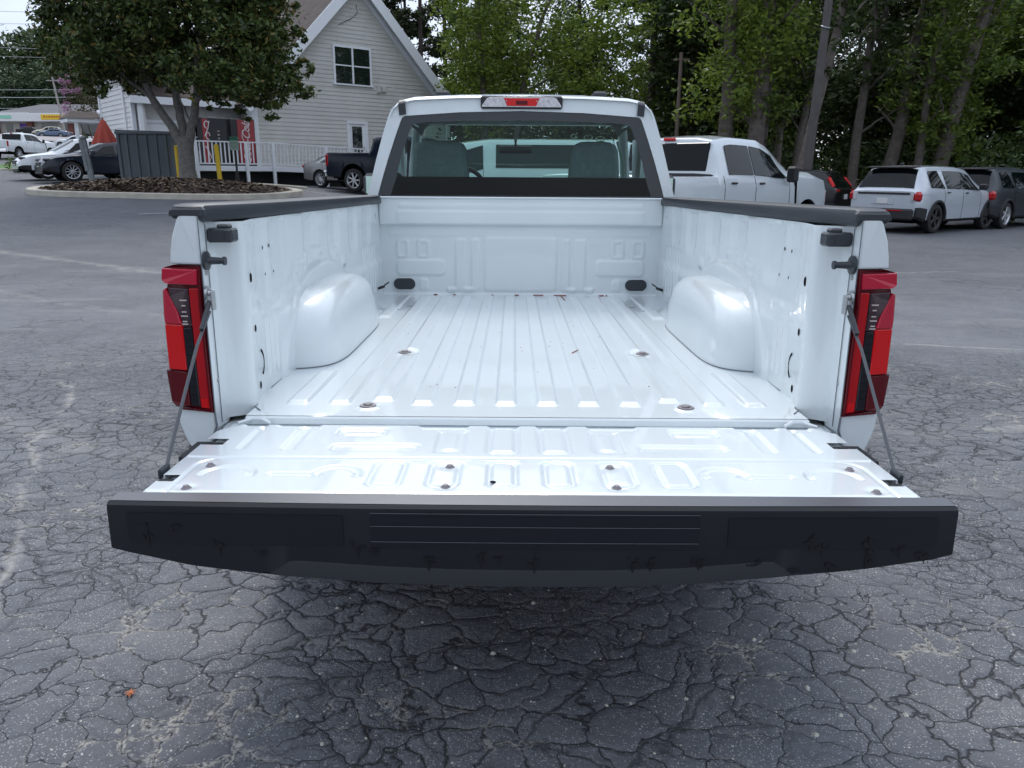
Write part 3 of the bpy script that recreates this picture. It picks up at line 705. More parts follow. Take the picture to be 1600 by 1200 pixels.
for s in (-1, 1):
    mb.box((s*.8045, -.495, -.030), (.003, .086, .035)); mb.box((s*.8045, -.313, -.030), (.003, .208, .035))
    mb.tube([(s*.775, -.035, -.012), (s*.745, -.012, -.006), (s*.715, -.018, -.004), (s*.69, -.03, -.012)], .005, 6)
mb.build('outer_skin', PAINT, tg)
mb = MB()
for s in (-1, 1):
    mb.box((s*.782, -.187, -.0235), (.056, .040, .006)); mb.box((s*.782, -.187, -.019), (.020, .012, .008)); mb.box((s*.797, -.435, -.024), (.030, .032, .008)); mb.box((s*.84, -.15, -.07), (.05, .12, .05)); mb.box((s*.835, -.20, -.05), (.012, .1, .02))
mb.build_split('latch', DARKP, tg, bevel=.002)
for (bx, by) in [(s*a, b) for s in (-1, 1) for (a, b) in ((.727, -.354), (.727, -.488), (.182, -.351), (.182, -.472))]:
    b = MB(); b.lathe([(.004, 0), (.004, .006), (.0, .008), (-.002, .011)], 'z', (bx, by, -.012), 14); b.build('tailgate_bolt', DSTEEL, tg, smooth=True)
mb = MB(); mb.lathe([(0, .0001), (.0008, .007)], 'z', (-.082, -.45, -.0112), 14); mb.build('drain_hole', VOID, tg)
# smear of dirt on the gate
# black cap along the top edge of the gate
mcap, n_, l_, b_ = new_mat('tailgate_cap_plastic')
t_ = n_.new('ShaderNodeTexCoord'); x_ = n_.new('ShaderNodeTexNoise'); x_.inputs['Scale'].default_value = 7; x_.inputs['Detail'].default_value = 8
mp_ = n_.new('ShaderNodeMapping'); mp_.inputs['Scale'].default_value = (1, 1, .35); r_ = n_.new('ShaderNodeValToRGB')
r_.color_ramp.elements[0].position = .25; r_.color_ramp.elements[0].color = (.006, .0075, .0105, 1); r_.color_ramp.elements[1].position = .8; r_.color_ramp.elements[1].color = (.0095, .0115, .015, 1)
l_.new(t_.outputs['Object'], mp_.inputs[0]); l_.new(mp_.outputs[0], x_.inputs['Vector']); l_.new(x_.outputs[0], r_.inputs[0]); l_.new(r_.outputs[0], b_.inputs['Base Color'])
rr_ = n_.new('ShaderNodeMapRange'); rr_.inputs[3].default_value = .42; rr_.inputs[4].default_value = .62; b_.inputs['Specular IOR Level'].default_value = .35; l_.new(x_.outputs[0], rr_.inputs[0]); l_.new(rr_.outputs[0], b_.inputs['Roughness'])
CXB = [-.838, -.80, -.681, -.49, -.297, -.15, 0, .15, .297, .475, .666, .80, .838]; CZB = [-.100, -.110, -.136, -.160, -.172, -.177, -.178, -.177, -.172, -.156, -.134, -.113, -.102]
xq = np.linspace(-.838, .838, 90); zb = np.interp(xq, CXB, CZB)+.004*(1-sstep(.4, .7, np.abs(xq))); V = []; F = []
for x, zb_ in zip(xq, zb):
    bow = .012*(1-(x/.84)**2); lip = .036*float(1-sstep(.47, .54, np.array(abs(x))))
    yfr = -.598-bow
    prof = [(-.545, -.010), (-.552, .002), (-.590-bow, -.001), (-.597-bow, -.006), (yfr, -.012), (yfr-.001, zb_+lip+.004), (yfr-.0015-lip*.06, zb_+lip), (yfr-.002-lip*.32, zb_+.005+lip*.16), (-.595, zb_), (-.56, zb_+.03), (-.545, -.06)]
    if lip < .003: prof[6] = (yfr-.001, zb_+.008); prof[7] = (yfr, zb_+.004)
    V += [(x, a, b) for a, b in prof]
k = 11
for i in range(len(xq)-1):
    for j in range(k): F.append((i*k+j, i*k+(j+1) % k, (i+1)*k+(j+1) % k, (i+1)*k+j)[::-1])
F += [tuple(range(k)), tuple((len(xq)-1)*k+j for j in range(k))[::-1]]
mb = MB(); mb.add(V, F); cap = mb.build('tailgate_cap', mcap, tg, smooth=True, sharp=24)
mb = MB()
for (xa, xb) in ((-.80, -.372), (-.318, .328), (.385, .80)): # shallow fields of the cap, standing 1.5 mm proud
    nq = 12
    for i in range(nq):
        x0 = xa+(xb-xa)*i/nq; x1 = xa+(xb-xa)*(i+1)/nq; V = []
        for x in (x0, x1):
            bow = .012*(1-(x/.84)**2); V += [(x, -.600-bow, -.020), (x, -.600-bow, -.088 if xa > -.5 and xb < .5 else -.085)]
        mb.add(V, [(0, 2, 3, 1)[::-1]])
mb.build_split('cap_field', mat('cap_field_plastic', (.006, .008, .0115), .5, spec=.35), cap)
mb = MB(); STRP = mat('cap_rib_grey', (.09, .10, .115), .4)  # thin paler grey lines along the middle of the cap
for zc in (-.0135, -.041, -.074): 
    for i in range(12):
        x0 = -.318+.646*i/12; x1 = x0+.646/12; V = []
        for x in (x0, x1):
            bow = .012*(1-(x/.84)**2); V += [(x, -.6015-bow, zc+.0007), (x, -.6015-bow, zc-.0007)]
        mb.add(V, [(0, 2, 3, 1)[::-1]])
mb.build_split('cap_rib', STRP, cap)
mb = MB()
for i in range(40):
    x0 = -.836+1.672*i/40; x1 = x0+1.672/40; b0, b1 = [.012*(1-(x/.84)**2) for x in (x0, x1)]
    mb.add([(x0, -.5535, .0032), (x1, -.5535, .0032), (x1, -.588-b1, .0004), (x0, -.588-b0, .0004)], [(0, 3, 2, 1)])
mb.build('cap_top_strip', mat('cap_top_sky_sheen', (.065, .068, .078), .32, spec=.8), cap)  # cap top coloured greyer than the rest to imitate reflected sky
# dark water marks on the cap
WET = mat('wet_mark', (.0030, .0040, .0055), .35); mb = MB(); random.seed(5)
for (x, zc, h) in ((-.76, -.058, .045), (-.71, -.05, .01), (-.62, -.085, .03), (-.54, -.10, .012), (-.345, -.088, .03), (-.315, -.095, .012), (-.205, -.112, .035), (-.10, -.105, .025), (-.065, -.11, .01), (.005, -.10, .07), (.20, -.118, .035), (.235, -.115, .03), (.33, -.113, .04), (.44, -.118, .02), (.55, -.068, .03), (.575, -.082, .02), (.66, -.07, .02), (.665, -.10, .04), (.73, -.085, .03), (.52, -.13, .012), (.60, -.125, .012), (.78, -.10, .02)):
    mb = MB()
    for q in range(5):
        dx = random.uniform(-.012, .012); dz = random.uniform(-h/2, h/2)*.7; w_ = random.uniform(.0025, .008); hh = random.uniform(.003, .010)
        if q == 0: dx, dz, w_, hh = 0, -h*.3, .0016, h*.9
        xx_ = x+dx; bow = .012*(1-(xx_/.84)**2); yb = -.6022-bow-q*.00012
        P_ = [(xx_+w_*cos(t)*random.uniform(.7, 1.2), yb, zc+dz+hh/1.6*sin(t)*random.uniform(.7, 1.2)) for t in np.linspace(0, 2*pi, 9, endpoint=False)]
        mb.add(P_, [tuple(range(9))])
    mb.build('water_mark', WET, cap)
# cables
for sg in (-1, 1):
    a = Vector((sg*.822, -.030, .335)); b = Vector((sg*.815, -.385, -.012)); mid = a.lerp(b, .5)+Vector((sg*.003, .0, -.010))
    mb = MB(); mb.tube([a+Vector((0, -.01, -.045)), a.lerp(b, .3)+Vector((sg*.002, 0, -.010)), mid, a.lerp(b, .75)+Vector((sg*.003, 0, -.008)), b], .0040, 10); cab_o = mb.build('support_cable', mat('cable_sheath', (.07, .075, .085), .5), TR, smooth=True)
    mb = MB(); mb.tube([a+Vector((0, -.006, -.020)), a.lerp(b, .20)+Vector((0, -.004, -.012))], [.0065, .006], 10); mb.box(b+Vector((0, -.008, .0)), (.008, .05, .024), bev=.003); mb.build_split('cable_end', BLACKP, cab_o)
    mb = MB(); mb.lathe([(0, 0), (0, .018), (-sg*.006, .018), (-sg*.006, .009), (-sg*.014, .007), (-sg*.014, 0)], 'x', (sg*.832, -.022, .335), 20); mb.box(a+Vector((-sg*.008, 0, -.018)), (.006, .022, .05), bev=.002); mb.build('cable_stud', STEEL, cab_o, smooth=True)
    mb = MB(); mb.lathe([(0, .006), (-sg*.003, .005), (-sg*.003, 0)], 'x', (sg*.832, -.012, .34+.045), 10); mb.lathe([(0, .006), (-sg*.003, .005), (-sg*.003, 0)], 'x', (sg*.832, -.0, .10), 10)
    mb.lathe([(0, .006), (-sg*.003, .005), (-sg*.003, 0)], 'x', (sg*.832, -.0, .512), 10); mb.build('jamb_screw', STEEL, WALLS[sg][0], smooth=True)
# chassis, bumper, hitch
mb = MB(); mb.box((0, -.02, -.30), (1.66, .12, .15), bev=.03); mb.box((0, -.02, -.215), (.6, .11, .012)); mb.build('rear_bumper', BLACKP, TR)
mb = MB()
for s in (-1, 1): mb.box((s*.45, 2.4, -.28), (.09, 4.9, .18)); mb.box((s*.72, 1.25, -.16), (.3, 2.4, .1))
mb.box((0, 1.25, -.10), (1.62, 2.5, .05)); mb.cyl((-.75, 1.06, -.50), (.75, 1.06, -.50), .06); mb.lathe([(-.14, .05), (-.08, .17), (.08, .17), (.14, .05)], 'x', (0, 1.06, -.50), 20)
mb.box((0, 0.6, -.35), (.9, .06, .1)); mb.box((0, .55, -.30), (1.5, .9, .20)); mb.box((-.5, 2.6, -.38), (.6, 2.0, .30), bev=.05); mb.box((0, 4.9, -.40), (1.5, 1.1, .30), bev=.05); mb.box((0, 5.5, -.42), (1.7, .1, .25)); mb.box((0, 3.4, -.42), (1.86, 1.6, .16), bev=.04); mb.box((.2, 2.2, -.4), (.35, 1.2, .2), bev=.05); mb.build('chassis_with_blockers', DARKP, TR)  # frame parts plus bulky boxes added to block light beneath the truck

# ------------------------------------------------ wheels shared by all vehicles
def wheel_meshes(R, wd, style):
    t = MB(); r = R*.66
    t.lathe([(-wd*.42, r), (-wd*.5, r+.02), (-wd*.5, R-.045), (-wd*.42, R-.010), (-wd*.30, R), (wd*.30, R), (wd*.42, R-.010), (wd*.5, R-.045), (wd*.5, r+.02), (wd*.42, r)], 'x', n=36)
    for k in range(36):
        a = 2*pi*k/36; t.box((0, (R-.003)*cos(a), (R-.003)*sin(a)), (wd*.78, .010, .010), (a, 0, 0))
    m = MB(); n = {'steel': 8, 'five': 5, 'ten': 10, 'seven': 7}[style]
    m.lathe([(wd*.5, r+.012), (wd*.46, r-.006), (wd*.30, r-.02), (wd*.05, r-.03), (-wd*.4, r-.01)], 'x', n=32, m=0)
    m.lathe([(wd*.02, r-.02), (wd*.02, .0)], 'x', n=32, m=1)
    m.lathe([(wd*.42, 0), (wd*.42, .05), (wd*.34, .075), (wd*.1, .08)], 'x', n=20, m=0)
    for k in range(n):
        a = 2*pi*k/n; w_ = {'five': .085, 'ten': .035, 'steel': .08, 'seven': .06}[style]
        m.box((wd*.34, (r*.54)*cos(a), (r*.54)*sin(a)), (.03, r*.86, w_), (a, 0, 0), bev=.008)
    return t, m
_WC = {}
def add_wheel(parent, x, y, z, R, style='five', rim=ALLOY, wd=.24):
    key = (R, style, rim.name, wd)
    if key not in _WC:
        t, m = wheel_meshes(R, wd, style); o = t.build('wheel', RUBBER, None, smooth=True, sharp=40); ri = m.build('rim', [rim, VOID], o, smooth=True, sharp=30)
        _WC[key] = (o.data, ri.data); bpy.data.objects.remove(ri); bpy.data.objects.remove(o)
    a, b = _WC[key]; o = bpy.data.objects.new('wheel', a); COL.objects.link(o); o.parent = parent; o.location = (x, y, z)
    if x < 0: o.rotation_euler = (0, 0, pi)
    r_ = bpy.data.objects.new('rim', b); COL.objects.link(r_); r_.parent = o
    return o
for s in (-1, 1):
    for yy_ in (1.06, 4.64): add_wheel(TR, s*.84, yy_, -.478+.0192*yy_, .40, 'seven')

# ------------------------------------------------ cab of the white pickup
CABP = PAINT; INT = mat('interior_grey', (.05, .055, .06), .7, noise=.15, nscale=6); SEAT = mat('seat_cloth', (.34, .38, .39), .85, noise=.12, nscale=30)
cab_ = MB()
def cab_half(z):  # half width of the cab at its rear wall
    return float(np.interp(z, [-.35, -.1, .2, .45, .55, .70, .85, .98, 1.04, 1.075, 1.095], [.93, .955, .955, .925, .893, .850, .805, .762, .735, .70, .66]))
# lower body: doors, floor, hood and front end as one skin
secs = []; yk = [2.58, 2.60, 2.75, 3.2, 3.7, 4.05, 4.25, 4.3, 4.6, 5.1, 5.5, 5.68, 5.74]
def low_sec(y):
    hood = float(sstep(4.12, 4.32, np.array(y))); zt = .50-.02*hood-.10*float(sstep(4.6, 5.7, np.array(y))); sx = 1-.10*float(sstep(5.3, 5.76, np.array(y)))**2
    arch = -.455; ins = abs(y-4.64) < .50; za = sqrt(max(.50**2-(y-4.64)**2, 0))-.40 if ins else -9
    pts = []
    for (x, z) in ((.90, -.36), (.945, -.30), (.958, -.12), (.955, .15), (.935, .38), (.915, zt)): pts.append((x*sx, max(z, min(za, .30))))
    if hood > .5: pts += [(.86*sx, zt+.045), (.70*sx, zt+.075), (.3, zt+.10), (0, zt+.105)]
    else: pts += [(.86*sx, zt), (.855*sx, zt-.02), (.85*sx, .1), (.84*sx, -.25)]
    return pts
ya = np.unique(np.r_[np.arange(2.58, 4.1, .06), np.arange(4.1, 5.75, .035), [4.2, 4.215]]); V = []; F = []
for y in ya:
    p = low_sec(y); V += [(-a, y, b) for a, b in p]+[(a, y, b) for a, b in p[::-1]]
k = 20
for i in range(len(ya)-1):
    for j in range(k-1): F.append((i*k+j, i*k+j+1, (i+1)*k+j+1, (i+1)*k+j))
F.append(tuple((len(ya)-1)*k+j for j in range(k)))
low = MB(); low.add(V, F); CB = low.build('cab', CABP, TR, smooth=True, sharp=40)
# cab floor, firewall and rear inner panel
mb = MB(); mb.box((0, 3.4, -.28), (1.75, 1.7, .05)); mb.box((0, 4.22, .05), (1.72, .05, .80)); mb.box((0, 2.66, .10), (1.72, .04, .80)); mb.box((0, 5.0, -.05), (1.4, 1.2, .5)); mb.build('cab_interior_panels', DARKP, CB)
# rear wall frame around the window
WO = [(-.833, .552), (-.800, .66), (-.765, .765), (-.725, .875), (-.690, .965), (-.678, .988), (-.655, .998), (-.35, 1.019), (0, 1.028), (.35, 1.019), (.655, .998), (.678, .988), (.690, .965), (.725, .875), (.765, .765), (.800, .66), (.833, .552), (.4, .550), (0, .549), (-.4, .550)]
def yrear(z): return 2.60+.02*max(0, (z-.55))**1.0+.10*max(0, z-1.02)
OUTR = []
for (x, z) in WO[:17]:
    t = (x/.833)
    if abs(x) > .66: zz_ = z+.0; OUTR.append(((cab_half(zz_))*(1 if x > 0 else -1), zz_))
    else: OUTR.append((x, None))
def roofz(x, y=2.66): 
    e = (abs(x)/.70); return 1.118-.020*e**2-.030*e**6+.035*float(sstep(2.6, 3.1, np.array(y)))-.03*float(sstep(3.2, 3.8, np.array(y)))
OUTR = [(-.893, .552), (-.862, .66), (-.832, .765), (-.799, .875), (-.768, .965), (-.755, 1.0), (-.735, 1.04), (-.66, roofz(.66)), (-.35, roofz(.35)), (0, roofz(0)), (.35, roofz(.35)), (.66, roofz(.66)), (.735, 1.04), (.755, 1.0), (.768, .965), (.799, .875), (.832, .765), (.862, .66), (.893, .552)]
INR = [(-.833, .552), (-.800, .66), (-.765, .765), (-.725, .875), (-.690, .965), (-.680, .986), (-.668, .995), (-.655, .998), (-.35, 1.019), (0, 1.028), (.35, 1.019), (.655, .998), (.668, .995), (.680, .986), (.690, .965), (.725, .875), (.765, .765), (.800, .66), (.833, .552)]
V = []; n = len(OUTR)
for dy, T_ in ((0, OUTR), (0, INR), (.06, INR), (.16, OUTR)):
    V += [(x, yrear(z)+dy, z) for x, z in T_]
F = []
for i in range(n-1):
    for a in range(3): F.append((a*n+i, a*n+i+1, (a+1)*n+i+1, (a+1)*n+i)[::-1])
rw = MB(); rw.add(V, F); rw.box((0, 2.62, .50), (1.78, .05, .10)); o = rw.build('rear_wall', CABP, CB, smooth=True, sharp=30)
# roof skin
xr = np.linspace(-1, 1, 41); yr = np.array([2.60, 2.615, 2.64, 2.70, 2.9, 3.2, 3.5, 3.7, 3.76]); V = []; F = []
def roof_pt(u, y):
    e = abs(u); s = 1 if u >= 0 else -1
    X_ = [0, .35, .60, .66, .70, .72, .735, .745]; U_ = [0, .45, .75, .84, .90, .94, .97, 1.0]; x = float(np.interp(e, U_, X_)); dz = float(np.interp(e, U_, [0, .004, .016, .026, .042, .058, .078, .11]))
    zz_ = 1.118-dz+.030*float(sstep(2.6, 3.1, np.array(y)))-.035*float(sstep(3.3, 3.8, np.array(y)))
    yy_ = y+ (0 if y > 2.66 else 0)
    return (s*x*(1-.02*float(sstep(3.2, 3.8, np.array(y)))), yy_, zz_-.02*max(0, (2.64-y)/.04)**2)
for y in yr: V += [roof_pt(u, y) for u in xr]
nx = len(xr)
for i in range(len(yr)-1):
    for j in range(nx-1): F.append((i*nx+j, i*nx+j+1, (i+1)*nx+j+1, (i+1)*nx+j))
mb = MB(); mb.add(V, F); ro = mb.build('roof', CABP, CB, smooth=True, sharp=45)
mb = MB(); mb.add([(x*.96, y+.02*(i == 0), z-.045) for (x, y, z) in V for i in (0,)], [f[::-1] for f in F]); mb.build('headliner', INT, CB, smooth=True)
for s in (-1, 1):
    P_ = [roof_pt(s*.865, y) for y in yr]; mb = MB()
    V2 = []; F2 = []
    for (x, y, z) in [(P_[0][0]*.995, 2.598, 1.000), (P_[0][0]*1.0, 2.596, 1.06)]+P_: V2 += [(x-.020, y-.004, z+.004), (x+.020, y-.004, z+.004-.006)] if s > 0 else [(x-.020, y-.004, z-.002), (x+.020, y-.004, z+.004)]
    for i in range(len(V2)//2-1): F2.append((2*i, 2*i+1, 2*i+3, 2*i+2))
    mb.add(V2, F2); mb.build('roof_ditch_moulding', BLACKP, ro, smooth=True)
    mb = MB(); mb.box((s*.475, 2.98, 1.150), (.088, .10, .050), bev=.014); mb.build('roof_marker', BLACKP, ro)
# high brake lamp
mb = MB(); mb.prism([(-.226, 1.046), (.226, 1.046), (.222, 1.058), (.196, 1.094), (.18, 1.099), (-.18, 1.099), (-.196, 1.094), (-.222, 1.058)], lambda p: (p[0], 2.588, p[1]), lambda p: (p[0], 2.63, p[1])); hb = mb.build('high_brake_lamp', CLEARL, ro, bevel=.003)
mb = MB(); mb.box((0, 2.60, 1.072), (.462, .02, .068), bev=.008); mb.build('lamp_gasket', DARKP, hb)
mb = MB(); mb.prism([(-.082, 1.052), (.082, 1.052), (.100, 1.094), (-.100, 1.094)], lambda p: (p[0], 2.584, p[1]), lambda p: (p[0], 2.60, p[1])); mb.build('red_lens', REDB, hb, bevel=.002)
mb = MB(); mb.box((0, 2.583, 1.069), (.065, .003, .020)); mb.build('lens_insert', REDD, hb)
mb = MB()
for s in (-1, 1):
    for a in (.085, .15): mb.lathe([(0, .004), (-.003, .003), (-.003, 0)], 'y', (s*a, 2.584, 1.078), 10)
mb.build('lamp_screw', STEEL, hb)
# rear window: clear field with a black border
IN2 = [(x*.905 if abs(x) > .66 else x*.90, z) for x, z in INR]
CLR = [(-.758, .560), (-.722, .66), (-.695, .765), (-.660, .865), (-.628, .940), (-.610, .955), (-.585, .961), (-.50, .966), (-.35, .972), (0, .978), (.35, .972), (.50, .966), (.585, .961), (.610, .955), (.628, .940), (.660, .865), (.695, .765), (.722, .66), (.758, .560)]
V = [(x, yrear(z)+.012, z) for x, z in INR]+[(x, yrear(z)+.012, z) for x, z in CLR]; F = [(i, i+1, n+i+1, n+i)[::-1] for i in range(n-1)]; F.append((0, n, 2*n-1, n-1)[::-1])
mb = MB(); mb.add(V, F); gb = mb.build('window_border', FRIT, CB)
GREEN = glass_mat('rear_glass', (.56, .76, .73), .6, ior=1.45)
mb = MB(); V = [(x, yrear(z)+.013, z) for x, z in CLR]; mb.add(V, [tuple(range(n))[::-1]]); mb.build('rear_window', GREEN, CB)
# windshield, header, pillars, side windows
WSG = glass_mat('windshield_glass', (.72, .86, .80), .6); SG = glass_mat('side_glass', (.60, .72, .68), .6)
mb = MB(); mb.add([(-.80, 4.45, .60), (.80, 4.45, .60), (.66, 3.70, 1.05), (-.66, 3.70, 1.05)], [(0, 1, 2, 3)]); mb.build('windshield', WSG, CB)
mb = MB()
for s in (-1, 1):
    mb.tube([(s*.87, 4.46, .54), (s*.80, 4.1, .80), (s*.715, 3.70, 1.06)], [.045, .038, .035], 8); mb.box((s*.710, 3.2, 1.025), (.03, 1.0, .05))
mb.box((0, 3.73, 1.065), (1.42, .06, .06)); mb.build_split('pillar', CABP, CB, bevel=.006)
mb = MB()
for s in (-1, 1): mb.add([(s*.895, 2.75, .52), (s*.905, 4.35, .52), (s*.80, 3.75, 1.03), (s*.745, 2.75, 1.03)], [(0, 1, 2, 3) if s > 0 else (3, 2, 1, 0)])
mb.build_split('side_window', SG, CB)
mb = MB(); mb.box((0, 4.22, .50), (1.62, .42, .16), bev=.05); mb.box((-.42, 4.05, .575), (.36, .2, .08), bev=.03); mb.box((0, 4.40, .575), (1.6, .3, .03)); mb.build('dashboard', DARKP, CB)
mb = MB(); mb.lathe([], 'x') if False else None
ring_ = [(-.43+.185*cos(a), 3.86-.05*sin(a), .57+.175*sin(a)) for a in np.linspace(0, 2*pi, 33)]; mb.tube(ring_, .016, 8, caps=False); mb.box((-.43, 3.88, .57), (.14, .05, .10), bev=.02); mb.box((-.43, 3.88, .565), (.34, .02, .03)); mb.cyl((-.43, 3.9, .57), (-.43, 4.15, .48), .03, 10)
mb.build('steering_wheel', DARKP, CB, smooth=True)
for (cx, hw, zt) in ((-.515, .175, .895), (.475, .155, .895)):
    pr = [(.30, .10), (.29, .50), (hw+.035, .585), (hw+.012, .64), (hw+.004, .76), (hw-.004, zt-.055), (hw-.022, zt-.022), (hw-.06, zt-.004), (hw-.10, zt)]
    poly = [(cx-a, z) for a, z in pr]+[(cx+a, z) for a, z in pr[::-1]]
    mb = MB(); V0 = lambda p: (p[0], 3.10+.02*p[1], p[1]); V1 = lambda p: (p[0]*.98+cx*.02, 3.24+.02*p[1], p[1]); mb.prism(poly, V0, V1); mb.box((cx, 3.45, .02), (.6, .55, .2), bev=.05)
    so_ = mb.build('seat', SEAT, CB, bevel=.03)
mb = MB(); mb.box((0, 3.02, .41), (1.66, .10, .52), bev=.04); mb.tube([(x, 2.975-.005*cos(x*9), .655-.018*abs(x)) for x in np.linspace(-.45, .40, 12)], .012, 6); mb.build('seat_back_shelf', VOID, CB)
mb = MB(); mb.box((-.03, 4.0, .886), (.255, .03, .062), bev=.02); mb.tube([(-.03, 4.0, .90), (-.03, 3.97, .93), (-.03, 3.94, .95)], [.008, .008, .012], 8); mb.build('rear_view_mirror', DARKP, CB)
GRAB = mat('mint_trim', (.35, .5, .46), .4); mb = MB(); mb.tube([(.68, 3.62, .92), (.735, 3.72, .80), (.76, 3.8, .68)], .010, 8); mb.build('grab_handle', GRAB, CB)
MIRR = mat('mirror_glass', (.42, .56, .52), .02, metal=1)
for s in (-1, 1):
    mb = MB(); mb.box((s*1.085, 3.98, .62), (.17, .10, .17), (0, 0, s*-.1), bev=.03); mb.box((s*.97, 3.99, .57), (.12, .04, .05)); mo = mb.build('door_mirror', BLACKP, CB)
    mb = MB(); mb.box((s*1.080, 3.925, .62), (.125, .004, .125), (0, 0, s*-.1)); mb.build('mirror_glass', MIRR, mo)
# writing on the windshield, seen from behind
CHALK = mat('window_marker', (.75, .85, .72), .8); mb = MB()
d = lambda pts: mb.tube(pts, .0035, 5)
off = Vector((0, -.012, -.010))
five = [(0.372, 3.790, 0.962), (0.361, 3.765, 0.976), (0.374, 3.745, 0.986), (0.393, 3.750, 0.982), (.411, 3.782, .966), (.377, 3.786, .964), (.372, 3.790, .962)]
d([Vector(p)+off for p in [(0.406, 3.722, 0.999), (0.401, 3.745, .988), (0.396, 3.768, .975), (0.411, 3.784, 0.965), (0.390, 3.790, .962), (0.370, 3.783, .966), (0.361, 3.765, 0.976), (0.374, 3.748, 0.985), (0.388, 3.745, .987)]])
for (cx, cy, cz, rx, ry) in ((.489, 3.778, .968, .030, .026), (.576, 3.795, .959, .030, .028)): d([Vector((cx+rx*cos(a), cy-ry*sin(a), cz+ry*.55*sin(a)))+off for a in np.linspace(0, 2*pi, 17)])
d([Vector(p)+off for p in [(0.653, 3.772, 0.971), (0.672, 3.803, 0.955), (0.688, 3.860, 0.924)]]); d([Vector(p)+off for p in [(.566, 3.735, .992), (.60, 3.728, .995), (.639, 3.738, .990)]]); d([Vector(p)+off for p in [(.571, 3.816, .948), (.612, 3.825, .943)]])
mb.build('window_number', CHALK, CB)

